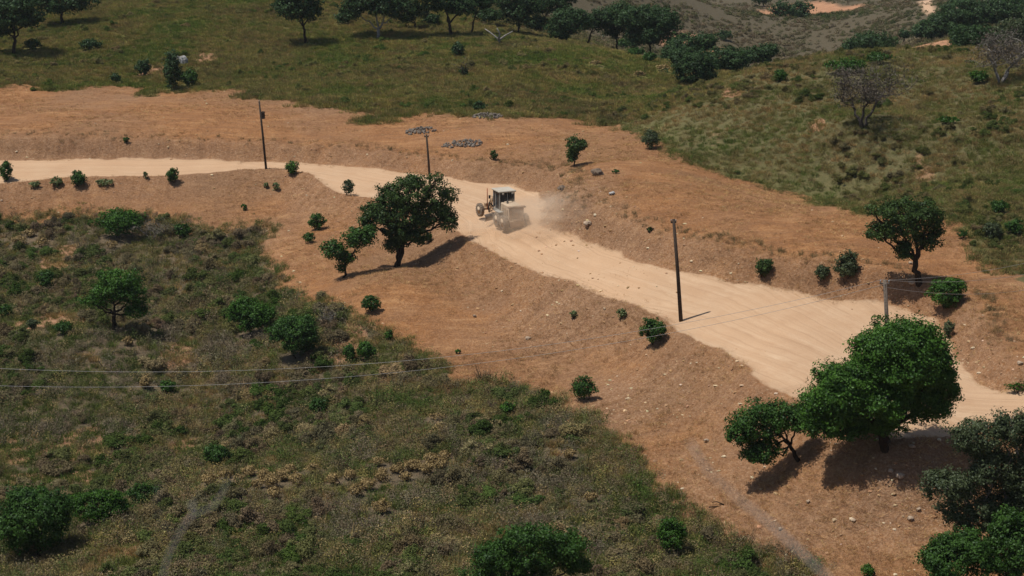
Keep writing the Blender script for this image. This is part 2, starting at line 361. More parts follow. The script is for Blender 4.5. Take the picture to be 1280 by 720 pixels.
# road coordinates for the wheel tracks
CL = poly([(-420, 209), (0, 208), (150, 207), (300, 204), (400, 213), (500, 230), (590, 248), (640, 262), (645, 290), (700, 320), (800, 352), (900, 385), (1000, 430), (1100, 480), (1200, 510), (1280, 512), (1500, 545)])
seg = np.hypot(*(CL[1:] - CL[:-1]).T); cum = np.r_[0, np.cumsum(seg)]
best = np.full(gx.shape, 1e9); al = np.zeros(gx.shape); ac = np.zeros(gx.shape)
for i in range(len(CL) - 1):
    a, b = CL[i], CL[i + 1]; e = b - a; L = np.hypot(*e); e = e / L
    t = np.clip((gx - a[0]) * e[0] + (gy - a[1]) * e[1], 0, L); dx = gx - a[0] - t * e[0]; dy = gy - a[1] - t * e[1]; d = np.hypot(dx, dy)
    k = d < best; best[k] = d[k]; al[k] = (cum[i] + t)[k]; ac[k] = (e[0] * dy - e[1] * dx)[k]
gul = fbm(al, ac * .16, 1.5, 37, 3); G2_ = np.zeros(GX.shape); G2_[m] = (gul - .5) * .9 * sst(.2, 1.5, -sdr) * sst(7, 3, -sdr); HT += G2_
UV = np.zeros(GX.shape + (3,)); UV[m, 0] = ac; UV[m, 1] = al
ny, nx = GX.shape
I = np.arange(nx * ny).reshape(ny, nx)
Q = np.stack([I[:-1, :-1], I[:-1, 1:], I[1:, 1:], I[1:, :-1]], -1).reshape(-1, 4)
V = np.stack([GX, GY, HT], -1).reshape(-1, 3)
BANK = np.zeros(GX.shape); BANK[m] = np.where((du < dl) & (sdr < 0), sst(3.6, 2.0, du) * .6, .55 * sst(7, 2, dl) * (sdr < 0))
def bank_patch(px, py, rx, ry_, k):
    q = hit(px, py); BANK[:] = np.maximum(BANK, k * sst(1.3, .3, np.hypot((GX - q[0]) / rx, (GY - q[1]) / ry_) + (fbm(GX, GY, 6, 33, 3) - .5)))
for b_ in ((820, 500, 9, 8, .8), (900, 580, 6, 8, .6), (1160, 610, 8, 5, .9), (1000, 660, 9, 4, .5), (720, 262, 5, 9, .9), (730, 370, 9, 6, .7), (640, 345, 6, 5, .5)): bank_patch(*b_)
BTOP = np.zeros(GX.shape); BTOP[m] = (du < dl) * (sdr < 0) * sst(1.2, .3, np.abs(du - 3.4 + (fbm(gx, gy, 5, 35, 2) - .5) * 2.5))
za = np.stack([M_road, M_dirt, M_scrub, M_knoll], -1).reshape(-1, 4); zb = np.stack([np.clip(PATCH, 0, 1), FARP, FTR, far_zone], -1).reshape(-1, 4)

def ground_material():
    mt, nt, o = newmat('hillside_ground'); N = NT(nt)
    P = N.n('ShaderNodeNewGeometry').outputs['Position']
    A = N.attr('zone_a'); B = N.attr('zone_b'); sa = N.n('ShaderNodeSeparateColor'); sb = N.n('ShaderNodeSeparateColor')
    N.l(A.outputs['Color'], sa.inputs[0]); N.l(B.outputs['Color'], sb.inputs[0])
    n1 = N.noise(P, .06, 5); n2 = N.noise(P, .35, 6, .65); n3 = N.noise(P, 1.7, 6, .7); n4 = N.noise(P, 7, 5, .7)
    def jit(f, k=.55): return N.ramp(N.math('ADD', f, N.math('MULTIPLY', N.math('SUBTRACT', N.mix(.5, n2, n3), .5), k)), (.38, (0, 0, 0)), (.62, (1, 1, 1)))
    # rusty field: soil with dry straw combed over it
    n5 = N.noise(P, 3.2, 7, .75)
    soil = N.ramp(n2, (.30, (.215, .092, .034)), (.52, (.32, .148, .056)), (.72, (.43, .23, .10)))
    straw = N.ramp(n5, (.38, (.165, .078, .038)), (.60, (.40, .235, .13)))
    mp3 = N.n('ShaderNodeMapping'); mp3.inputs['Scale'].default_value = (.22, 1.0, 1); mp3.inputs['Rotation'].default_value = (0, 0, -.12); N.l(P, mp3.inputs[0]); n6 = N.noise(mp3.outputs[0], 1.1, 6, .7)
    dirt = N.mix(N.ramp(n4, (.40, (0, 0, 0)), (.66, (.75, .75, .75))), soil, straw)
    dirt = N.mix(N.ramp(n1, (.45, (0, 0, 0)), (.68, (.6, .6, .6))), dirt, N.ramp(n3, (.35, (.19, .115, .072)), (.65, (.33, .22, .14))))
    dirt = N.mix(N.ramp(n6, (.42, (0, 0, 0)), (.62, (.65, .65, .65))), dirt, N.ramp(n5, (.35, (.17, .085, .042)), (.65, (.27, .145, .075))))
    dirt = N.mix(N.ramp(n6, (.30, (.55, .55, .55)), (.44, (0, 0, 0))), dirt, (.42, .25, .13))
    bk = N.attr('bank').outputs['Fac']
    dirt = N.mix(N.math('MULTIPLY', bk, N.ramp(n5, (.35, (.25, .25, .25)), (.6, (.95, .95, .95)))), dirt, N.ramp(n4, (.35, (.20, .115, .068)), (.5, (.31, .195, .122)), (.68, (.44, .31, .21))))
    uvb = N.attr('road_uv').outputs['Vector']; mpg = N.n('ShaderNodeMapping'); mpg.inputs['Scale'].default_value = (.14, 1.1, 1); N.l(uvb, mpg.inputs[0]); gl = N.noise(mpg.outputs[0], 1.0, 5, .65)
    dirt = N.mix(N.math('MULTIPLY', bk, N.ramp(gl, (.38, (.7, .7, .7)), (.55, (0, 0, 0)))), dirt, (.17, .09, .048))
    dirt = N.mix(N.ramp(N.noise(P, .045, 3), (.50, (0, 0, 0)), (.66, (.55, .55, .55))), dirt, N.ramp(n5, (.35, (.14, .080, .045)), (.65, (.27, .165, .095))))
    n7 = N.noise(P, 5.5, 6, .85)
    dirt = N.mix(.9, dirt, N.ramp(n7, (.36, (.64, .58, .53)), (.5, (1.0, .97, .93)), (.64, (1.38, 1.38, 1.34))), 'MULTIPLY')
    # road
    uv = N.attr('road_uv').outputs['Vector']
    mp = N.n('ShaderNodeMapping'); mp.inputs['Scale'].default_value = (1.5, .035, 1); N.l(uv, mp.inputs[0]); tr = N.noise(wob(N, mp.outputs[0], n2), 1.3, 5, .6)
    mp2 = N.n('ShaderNodeMapping'); mp2.inputs['Scale'].default_value = (.75, .02, 1); mp2.inputs['Rotation'].default_value = (0, 0, .12); N.l(uv, mp2.inputs[0]); tr2 = N.noise(mp2.outputs[0], 2.4, 4, .6)
    road = N.ramp(n2, (.3, (.43, .275, .165)), (.7, (.52, .365, .235)))
    road = N.mix(N.ramp(tr, (.36, (.5, .5, .5)), (.60, (0, 0, 0))), road, (.38, .235, .135))
    road = N.mix(N.ramp(n1, (.40, (0, 0, 0)), (.62, (.6, .6, .6))), road, (.50, .32, .19))
    road = N.mix(N.ramp(tr2, (.56, (0, 0, 0)), (.74, (.35, .35, .35))), road, (.58, .43, .29))
    mp4 = N.n('ShaderNodeMapping'); mp4.inputs['Scale'].default_value = (5, .06, 1); N.l(wob(N, uv, n1), mp4.inputs[0]); tr3 = N.noise(mp4.outputs[0], 1.0, 4, .6)
    road = N.mix(N.ramp(tr3, (.52, (0, 0, 0)), (.66, (.5, .5, .5))), road, (.33, .205, .12))
    road = N.mix(N.ramp(n4, (.5, (0, 0, 0)), (.8, (.35, .35, .35))), road, (.42, .27, .16))
    scrub = N.ramp(n3, (.3, (.085, .068, .042)), (.5, (.13, .10, .062)), (.72, (.20, .135, .085)))
    knoll = N.ramp(n3, (.3, (.085, .080, .034)), (.55, (.125, .110, .050)), (.75, (.18, .135, .07)))
    hill = N.ramp(n3, (.3, (.11, .11, .034)), (.52, (.165, .155, .052)), (.75, (.24, .195, .08)))
    hill = N.mix(N.ramp(n1, (.45, (0, 0, 0)), (.7, (.6, .6, .6))), hill, (.12, .085, .05))
    farc = N.ramp(n3, (.3, (.055, .054, .030)), (.5, (.105, .082, .052)), (.7, (.15, .108, .072)))
    farc = N.mix(N.ramp(n3, (.5, (0, 0, 0)), (.62, (.7, .7, .7))), farc, (.06, .065, .035))
    col = N.mix(sb_out(N, B), hill, farc)
    col = N.mix(A.outputs['Alpha'], col, knoll)
    col = N.mix(jit(sa.outputs[2]), col, scrub)
    patchc = N.ramp(n3, (.3, (.25, .13, .07)), (.7, (.42, .24, .14)))
    col = N.mix(jit(sb.outputs[0], .8), col, patchc)
    col = N.mix(sb.outputs[1], col, N.ramp(n2, (.3, (.32, .16, .09)), (.7, (.46, .25, .14))))
    col = N.mix(sb.outputs[2], col, (.5, .33, .21))
    col = N.mix(jit(sa.outputs[1]), col, dirt)
    col = N.mix(jit(sa.outputs[0], .6), col, road)
    p = N.n('ShaderNodeBsdfPrincipled'); p.inputs['Roughness'].default_value = .95; p.inputs['Specular IOR Level'].default_value = .1
    N.l(col, p.inputs['Base Color'])
    hgt = N.math('ADD', N.math('MULTIPLY', n5, .5), N.math('MULTIPLY', n4, .35))
    hgt = N.math('MULTIPLY', hgt, N.math('SUBTRACT', 1, N.math('MULTIPLY', sa.outputs[0], .72)))
    hgt = N.math('ADD', hgt, N.math('MULTIPLY', N.math('MULTIPLY', tr, sa.outputs[0]), .05))
    b = N.n('ShaderNodeBump'); b.inputs['Strength'].default_value = .8; b.inputs['Distance'].default_value = .42
    N.l(hgt, b.inputs['Height']); N.l(b.outputs[0], p.inputs['Normal'])
    N.l(p.outputs[0], o.inputs[0]); return mt
def wob(N, v, n):
    x = N.n('ShaderNodeVectorMath', operation='ADD'); c = N.n('ShaderNodeCombineXYZ'); N.l(N.math('MULTIPLY', n, 3.0), c.inputs[0]); N.l(v, x.inputs[0]); N.l(c.outputs[0], x.inputs[1]); return x.outputs[0]
def sb_out(N, B): return B.outputs['Alpha']
me = np_mesh('hillside', V, Q, ground_material(), {'zone_a': ('FLOAT_COLOR', za), 'zone_b': ('FLOAT_COLOR', zb), 'bank': ('FLOAT', BANK.reshape(-1)), 'road_uv': ('FLOAT_VECTOR', UV.reshape(-1, 3))}, True)
tag(link('hillside', me), 'dry hillside ground with the pale dirt road cut across it', kind='structure')

def ground_normal(x, y):
    e = .8; return Vector((H(x - e, y) - H(x + e, y), H(x, y - e) - H(x, y + e), 2 * e)).normalized()

# ------------------------------------------------------------------ foliage geometry
def leaf_quads(P, Nn, size, asp, rng):
    n = len(P); r = rng.normal(size=(n, 3)); t = np.cross(Nn, r); t /= np.linalg.norm(t, axis=1)[:, None] + 1e-9; b = np.cross(Nn, t)
    s = (size * rng.uniform(.6, 1.35, n))[:, None]
    a = P - t * s * .5; c = P + t * s * .5; d = P + b * s * .5 * asp - t * s * .08; e = P - b * s * .5 * asp + t * s * .06
    V = np.stack([a, e, c, d], 1).reshape(-1, 3); return V, np.arange(n * 4).reshape(-1, 4)
def blob_leaves(c, r, leaf, rng, dens=1.0, sub=.5, asp=.75, hollow=.55, under=.9, cover=1.0):
    """an uneven ellipsoid of leaf clusters"""
    r = np.asarray(r, float); area = 4 * math.pi * ((r[0] * r[1]) ** 1.6 / 3 + (r[0] * r[2]) ** 1.6 / 3 + (r[1] * r[2]) ** 1.6 / 3) ** (1 / 1.6)
    nsub = max(5, int(area / (sub * sub) * 1.0 * cover)); sub_r = np.minimum(sub, r.min() * .6)
    d = rng.normal(size=(nsub, 3)); d /= np.linalg.norm(d, axis=1)[:, None]; keep = (d[:, 2] > -.15) | (rng.random(nsub) < under); d = d[keep]
    rr = hollow + (1.03 - hollow) * rng.random(len(d)) ** .5; ph = rng.random(6) * 6.28; rr *= 1 + .17 * np.sin(d[:, 0] * 4.2 + ph[0]) * np.cos(d[:, 2] * 4 + ph[1]) + .14 * np.sin(d[:, 1] * 6 + d[:, 0] * 5 + ph[2]) + rng.normal(0, .10, len(d))
    ctr = d * rr[:, None] * (r - sub_r * .6)
    nl = max(6, int(sub_r * sub_r * 4.2 / (leaf * leaf) * dens))
    k = len(ctr); cv = rng.random(k)
    o = rng.normal(size=(k, nl, 3)); o /= np.linalg.norm(o, axis=2)[..., None]; o *= (rng.random((k, nl, 1)) ** .4) * sub_r * rng.uniform(.45, 1.35, (k, 1, 1))
    o[..., 2] *= .72
    P = (ctr[:, None, :] + o).reshape(-1, 3)
    Nn = (o / (sub_r) * .9 + d[:, None, :] * .55 + rng.normal(size=o.shape) * .55 + np.array([0, 0, .35])).reshape(-1, 3); Nn /= np.linalg.norm(Nn, axis=1)[:, None]
    V, Q = leaf_quads(P, Nn, leaf, asp, rng)
    lv = np.clip(np.repeat(cv ** 1.3, nl) * .62 + rng.random(len(P)) * .38 * (.6 + .8 * np.repeat(ctr[:, 2] > 0, nl) * 0 + .4), 0, 1)
    return V + np.asarray(c), Q, np.repeat(lv, 4)
def join(parts):
    V = []; Q = []; L = []; n = 0
    for v, q, l in parts: V.append(v); Q.append(q + n); L.append(l); n += len(v)
    return np.vstack(V), np.vstack(Q), np.concatenate(L)
def limb(mb, a, b, r0, r1, rng, bend=.15, n=5, sides=6):
    a = Vector(a); b = Vector(b); L = (b - a).length; pts = []; rs = []
    for i in range(n + 1):
        t = i / n; p = a.lerp(b, t); k = math.sin(t * math.pi) * L * bend
        p += Vector(rng.normal(0, .5, 3)) * k + Vector((0, 0, .35 * k)) * (1 if r0 > .06 else 0); pts.append(p); rs.append(r0 + (r1 - r0) * t)
    mb.tube(pts, rs, sides); return pts

EXC = []
def plant_point(base, R=None):
    if R is None: return hit(*base)
    p = rayR(base[0], base[1], R); return np.array([p[0], p[1], H(p[0], p[1])])

def tree(name, base, blobs, label, cat='tree', mat=L_DARK, bark=BARK, trunk=.22, fork=.42, R=None, leaf_px=2.5, dens=1.0, sub_px=7, group=None, seed=None, lean=0, asp=.75, stems=1, depth=1.0, cover=1.0, crown_name='crown', trunkless=False):
    rng = np.random.default_rng(abs(hash((int(base[0]), int(base[1])))) % 100000 if seed is None else seed)
    p = plant_point(base, R); depth_y = p[1]
    dist = (p[1] * math.cos(PITCH) + (CAMH - p[2]) * math.sin(PITCH)); mpp = dist / FPX
    root = empty(name, p, label, cat, group)
    EXC.append((p[0], p[1], max(.3, .9 * max(abs(b[2]) for b in blobs) * mpp) if trunk < .1 else .8))
    leaf = leaf_px * mpp; parts = []; cents = []
    for i, bl in enumerate(blobs):
        bx, by, rx, ry = bl[:4]; dy = bl[4] if len(bl) > 4 else rng.uniform(-.35, .35) * rx * mpp * (1 if i else 0)
        d = ray(bx, by); t = (depth_y + dy) / d[1]; c = np.array([0, 0, CAMH]) + d * t - p
        c[2] = max(c[2], ry * mpp * .55)
        r = (rx * mpp, (rx + ry) / 2 * mpp * depth, ry * mpp); cents.append((c, r))
        parts.append(blob_leaves(c, r, leaf, rng, dens, sub_px * mpp, asp, cover=cover))
    V, Q, L = join(parts)
    low = V[:, 2] < .0; V[low, 2] *= .1
    link(crown_name, np_mesh(crown_name, V, Q, mat, {'lv': ('FLOAT', L)}), root)
    if not trunkless:
        mb = MB(); cm = np.mean([c for c, r in cents], 0)
        for s in range(stems):
            a = (rng.uniform(-.2, .2) * (stems > 1), rng.uniform(-.2, .2) * (stems > 1), -.25)
            f = Vector((cm[0] * .35 + lean + rng.uniform(-.5, .5) * (stems > 1), cm[1] * .3, max(cm[2] * fork, .25)))
            limb(mb, a, f, trunk * (1 if stems == 1 else .6), trunk * .72, rng, .10, 5, 8)
            for j, (c, r) in enumerate(cents):
                if j % stems != s: continue
                e = Vector(c) + Vector((0, 0, -r[2] * .1)); w0 = trunk * .5
                mid = f.lerp(e, .5) + Vector(rng.normal(0, .12, 3)) * r[0]
                limb(mb, f, mid, w0, w0 * .65, rng, .12, 4); limb(mb, mid, e, w0 * .65, w0 * .3, rng, .12, 4)
                for q in range(4):
                    dd = rng.normal(size=3); dd[2] = abs(dd[2]) * .8 + .1; dd /= np.linalg.norm(dd)
                    limb(mb, mid.lerp(e, rng.uniform(.2, 1)), Vector(c) + Vector(dd * np.array(r) * .8), w0 * .3, w0 * .1, rng, .15, 3, 5)
        mb.build('trunk', bark, root, True)
    return root

def bush(base, rx, ry, label, cat='bush', name='bush', mat=L_MID, R=None, group=None, leaf_px=2.1, dens=1.0, seed=None, lumps=3, tall=False, sub_px=4.5):
    """base: pixel of the foot; rx, ry: half width and half height seen"""
    rng = np.random.default_rng(int(base[0] * 7 + base[1] * 13) if seed is None else seed)
    big = rx > 17; n_l = 9 if big else 5
    bl = [(base[0] + rng.uniform(-.12, .12) * rx, base[1] - ry * .9, rx * (.80 if big else .86), ry * (.80 if big else .9), 0)]
    for k in range(n_l):
        a = math.pi * (k + rng.uniform(.1, .9)) / n_l; q = rng.uniform(.5, .82); s = rng.uniform(.24, .44)
        bl.append((base[0] + math.cos(a) * rx * q, base[1] - ry * .72 - math.sin(a) * ry * q * 1.15, rx * s, ry * s * rng.uniform(.7, 1.1)))
    return tree(name, base, bl, label, cat, mat, BARK, .05, .3, R, leaf_px, dens, sub_px, group, int(base[0] * 3 + base[1]), stems=2, crown_name='foliage')

def rock_mesh(seed, mat, flat=.65):
    rng = np.random.default_rng(seed); import bmesh
    bm = bmesh.new(); bmesh.ops.create_icosphere(bm, subdivisions=1, radius=.5)
    for v in bm.verts: v.co *= rng.uniform(.72, 1.15)
    for v in bm.verts: v.co.z *= flat; v.co.x *= 1.25
    me = bpy.data.meshes.new('stone'); bm.to_mesh(me); bm.free(); me.materials.append(mat); return me
# ------------------------------------------------------------------ trees
T = tree
T('oak_tree', (1107, 562), [(1125, 446, 60, 46, 0), (1072, 474, 40, 32), (1150, 470, 44, 44), (1052, 492, 48, 40), (1160, 505, 36, 26), (1085, 520, 50, 26), (1098, 434, 34, 24), (1135, 425, 40, 28), (1030, 510, 32, 30), (1110, 532, 26, 14), (1190, 490, 15, 16), (1055, 540, 30, 13), (1022, 535, 20, 16), (1106, 500, 36, 26, -1.2), (1175, 470, 22, 24), (1140, 450, 50, 40)],
  'largest round green tree, standing at the lower edge of the pale road on the right', mat=L_BRIGHT, trunk=.42, fork=.3, cover=1.35, dens=1.15, sub_px=12, leaf_px=2.9, stems=2)
T('oak_tree', (1000, 574), [(948, 528, 38, 26, 0), (925, 540, 22, 20), (980, 522, 32, 24), (955, 565, 26, 22), (1000, 520, 22, 20), (940, 575, 16, 16)],
  'low wide dark tree leaning left beside the largest round tree', mat=L_MID, trunk=.16, fork=.5, sub_px=9, leaf_px=2.7, dens=1.0, lean=.1)
T('oak_tree', (1262, 800), [(1222, 545, 36, 26), (1262, 535, 24, 26), (1188, 605, 38, 22), (1240, 585, 34, 30), (1262, 640, 34, 50), (1215, 640, 44, 30), (1285, 600, 30, 60), (1290, 530, 26, 20)],
  'blue green tree cut off by the right edge at the bottom corner', mat=L_GREY, bark=BARK_PALE, trunk=.22, R=90, sub_px=10, leaf_px=2.7, stems=3)
bush((1200, 745), 54, 48, 'bright green shrub in the bottom right corner below the blue green tree', mat=L_MID, R=86, sub_px=8, leaf_px=2.7, lumps=5)
bush((1262, 740), 42, 60, 'dark green bush filling the very bottom right corner', mat=L_MID, R=87, sub_px=8, leaf_px=2.7, lumps=5)
T('oak_tree', (496, 333), [(508, 243, 34, 24, 0), (548, 247, 24, 22), (478, 266, 22, 20), (505, 274, 30, 24), (558, 268, 17, 14), (530, 270, 24, 22), (495, 290, 18, 18), (545, 222, 14, 8), (516, 228, 18, 12), (490, 248, 20, 14), (562, 278, 12, 13), (466, 262, 17, 13), (500, 300, 14, 12), (490, 306, 12, 12), (522, 294, 20, 13), (458, 276, 12, 12)],
  'broad dark oak beside the road left of the road grader', cover=.8, mat=L_DARK, trunk=.34, fork=.45, sub_px=7, stems=2)
T('oak_tree', (430, 347), [(446, 298, 20, 16, 0), (418, 312, 17, 15), (460, 292, 13, 14), (432, 322, 14, 10), (427, 334, 8, 8)],
  'smaller low tree just left of the broad roadside oak', mat=L_MID, trunk=.13, fork=.5, sub_px=6)
bush((535, 303), 7, 8, 'tiny bush in the shade of the broad roadside oak')
T('oak_tree', (1150, 354), [(1130, 265, 36, 20, 0), (1100, 288, 24, 15), (1155, 270, 24, 20), (1125, 285, 32, 20), (1160, 300, 20, 15), (1092, 262, 16, 9), (1132, 312, 15, 16), (1172, 282, 12, 18)],
  'solitary dark oak on the rusty slope above the right end of the road', cover=.8, mat=L_DARK, trunk=.28, fork=.4, sub_px=7)
T('oak_tree', (143, 412), [(150, 350, 30, 16, 0), (118, 376, 26, 8), (165, 368, 20, 18), (140, 362, 30, 14), (170, 388, 16, 12), (112, 372, 12, 6)],
  'flat topped green oak in the scrub on the left', cover=.8, mat=L_BRIGHT, bark=BARK, trunk=.22, fork=.45, sub_px=7)
T('oak_tree', (50, 694), [(45, 645, 42, 42, 0), (20, 655, 30, 36), (70, 640, 22, 26), (30, 625, 26, 20)],
  'dense dark green tree at the left edge near the bottom', mat=L_MID, trunk=.2, sub_px=9, leaf_px=2.7, dens=1.1)
T('oak_tree', (660, 735), [(665, 690, 55, 26, 0), (620, 695, 32, 24), (705, 680, 34, 20), (660, 670, 40, 16), (640, 715, 60, 16), (720, 705, 24, 16)],
  'wide green oak crown at the bottom edge in the middle', mat=L_MID, bark=BARK_GREY, trunk=.18, sub_px=9, leaf_px=2.7, R=91, stems=3)
T('oak_tree', (718, 207), [(719, 182, 13, 14, 0), (727, 180, 9, 8), (715, 195, 9, 10)], 'slim young tree standing alone on the rusty field above the rocky cut', mat=L_DARK, trunk=.08, sub_px=4.5)
T('oak_tree', (18, 66), [(12, 18, 34, 20, 0), (38, 22, 18, 14), (0, 30, 20, 18), (22, 5, 30, 14)], 'dark spreading tree in the top left corner', mat=L_FAR, trunk=.3, sub_px=5.5, R=244)
T('oak_tree', (77, 34), [(78, 2, 30, 16, 0), (100, -4, 22, 16), (55, 0, 18, 16)], 'dark tree at the top edge, second from the left corner', mat=L_FAR, trunk=.28, sub_px=5.5, R=262)
T('oak_tree', (383, 48), [(372, 10, 30, 16, 0), (358, 2, 18, 14), (388, 14, 16, 14), (370, -12, 28, 16)], 'single rounded oak with a plain dark trunk on the green slope', mat=L_FAR, trunk=.24, sub_px=5.5, R=248)
T('oak_tree', (473, 41), [(475, 4, 42, 14, 0), (440, 10, 18, 14), (505, 12, 26, 14), (470, -10, 44, 16)], 'wide oak with a pale forked trunk at the top of the green slope', mat=L_FAR, bark=BARK_PALE, trunk=.3, fork=.25, sub_px=5.5, R=252)
T('oak_tree', (563, 42), [(556, 2, 30, 16, 0), (575, 8, 22, 14), (545, -10, 34, 16)], 'dark oak next to the fallen pale branch on the green slope', mat=L_FAR, trunk=.3, fork=.35, sub_px=5.5, R=252)
T('oak_tree', (588, 42), [(592, 4, 20, 14, 0), (604, -6, 22, 16)], 'thin stemmed oak squeezed against the dark oak by the fallen branch', mat=L_FAR, trunk=.18, fork=.35, sub_px=5.5, R=256)
T('oak_tree', (520, 36), [(522, 14, 16, 10, 0), (510, 22, 12, 8)], 'grey green low oak between two dark oaks on the green slope', mat=L_GREY, trunk=.18, sub_px=5, R=260)
for base, bl, R, lab, mt in [
    ((648, 34), [(645, 14, 16, 14, 0), (656, 4, 18, 12), (640, 0, 18, 14)], 262, 'leafy green tree at the top edge right of the fallen branch', L_FAR),
    ((675, 22), [(680, 0, 24, 14, 0), (700, -4, 16, 12)], 275, 'tree with a pale stem touching the top edge in the middle', L_FAR),
    ((708, 46), [(706, 26, 20, 16, 0), (722, 22, 14, 12), (698, 38, 12, 10)], 256, 'round dark green tree where the green slope drops away', L_FAR),
    ((733, 38), [(740, 26, 16, 10, 0), (752, 20, 12, 10)], 264, 'low tree joining two round trees behind the slope crest', L_FAR),
    ((772, 50), [(772, 18, 18, 16, 0), (764, 30, 14, 14)], 268, 'tall dark tree behind the crest, left of the roundest one', L_FAR),
    ((812, 58), [(812, 28, 30, 20, 0), (798, 20, 22, 14), (828, 24, 18, 16), (808, 42, 22, 12)], 262, 'roundest and largest tree in the group behind the green crest', L_FAR),
    ((862, 78), [(860, 56, 24, 16, 0), (846, 66, 18, 14), (880, 50, 14, 10)], 250, 'dark tree low down at the foot of the group behind the crest', L_FAR),
    ((868, 108), [(866, 82, 22, 20, 0), (850, 74, 14, 14), (880, 92, 14, 12)], 226, 'nearest tree of the valley group, at the left foot of the knoll', L_FAR),
    ((902, 92), [(902, 72, 22, 14, 0), (888, 84, 18, 12), (918, 74, 16, 12)], 240, 'bushy tree in the middle of the valley group beside the knoll', L_FAR),
    ((940, 82), [(942, 68, 22, 10, 0), (958, 62, 14, 8)], 252, 'rightmost tree of the valley group, half behind the knoll', L_FAR),
    ((975, 32), [(976, 17, 11, 12, 0)], 405, 'left of two small trees on the far hillside', L_FAR),
    ((1000, 28), [(998, 14, 15, 12, 0), (996, 22, 10, 6)], 405, 'right of two small trees on the far hillside, by bare orange ground', L_FAR),
    ((1085, 64), [(1090, 52, 26, 12, 0), (1070, 58, 18, 8), (1105, 58, 10, 8)], 290, 'wide dark tree showing just above the knoll crest', L_FAR),
    ((1130, 46), [(1130, 41, 7, 6, 0)], 330, 'small round bush beside the bare orange bank in the valley', L_FAR),
    ((1165, 42), [(1163, 34, 18, 12, 0), (1180, 26, 16, 14), (1150, 38, 12, 8)], 318, 'leftmost tree of the dark wood edge above the orange bank', L_FAR),
    ((1205, 40), [(1205, 15, 26, 18, 0), (1190, 25, 18, 14), (1222, 20, 20, 18)], 318, 'tall tree in the middle of the dark wood at the upper right', L_FAR),
    ((1250, 36), [(1250, 10, 28, 18, 0), (1270, 22, 22, 20)], 318, 'tree at the right edge of the dark wood in the upper right corner', L_FAR),
    ((1215, 92), [(1208, 62, 20, 18, 0), (1225, 76, 18, 16), (1198, 78, 12, 12)], 212, 'leafy green tree behind the pale dead tree on the knoll', L_FAR),
    ((1265, 84), [(1262, 60, 24, 20, 0), (1282, 50, 20, 26)], 216, 'grey green tree at the right edge behind the pale dead tree', L_GREY),
    ((1058, 4), [(1072, -4, 14, 6, 0)], 470, 'tree tip at the top edge above the far orange field', L_FAR),
    ((955, 4), [(952, -3, 12, 6, 0)], 470, 'tree tip at the top edge left of the far orange field', L_FAR)]:
    T('evergreen_tree', base, [(b[0] + 1, b[1] + b[3] * .12, b[2] * 1.22, b[3] * 1.2) + tuple(b[4:]) for b in bl], lab, mat=mt, trunk=.2, R=R, sub_px=5, leaf_px=2.1, dens=1.2, group='trees beyond the crest')

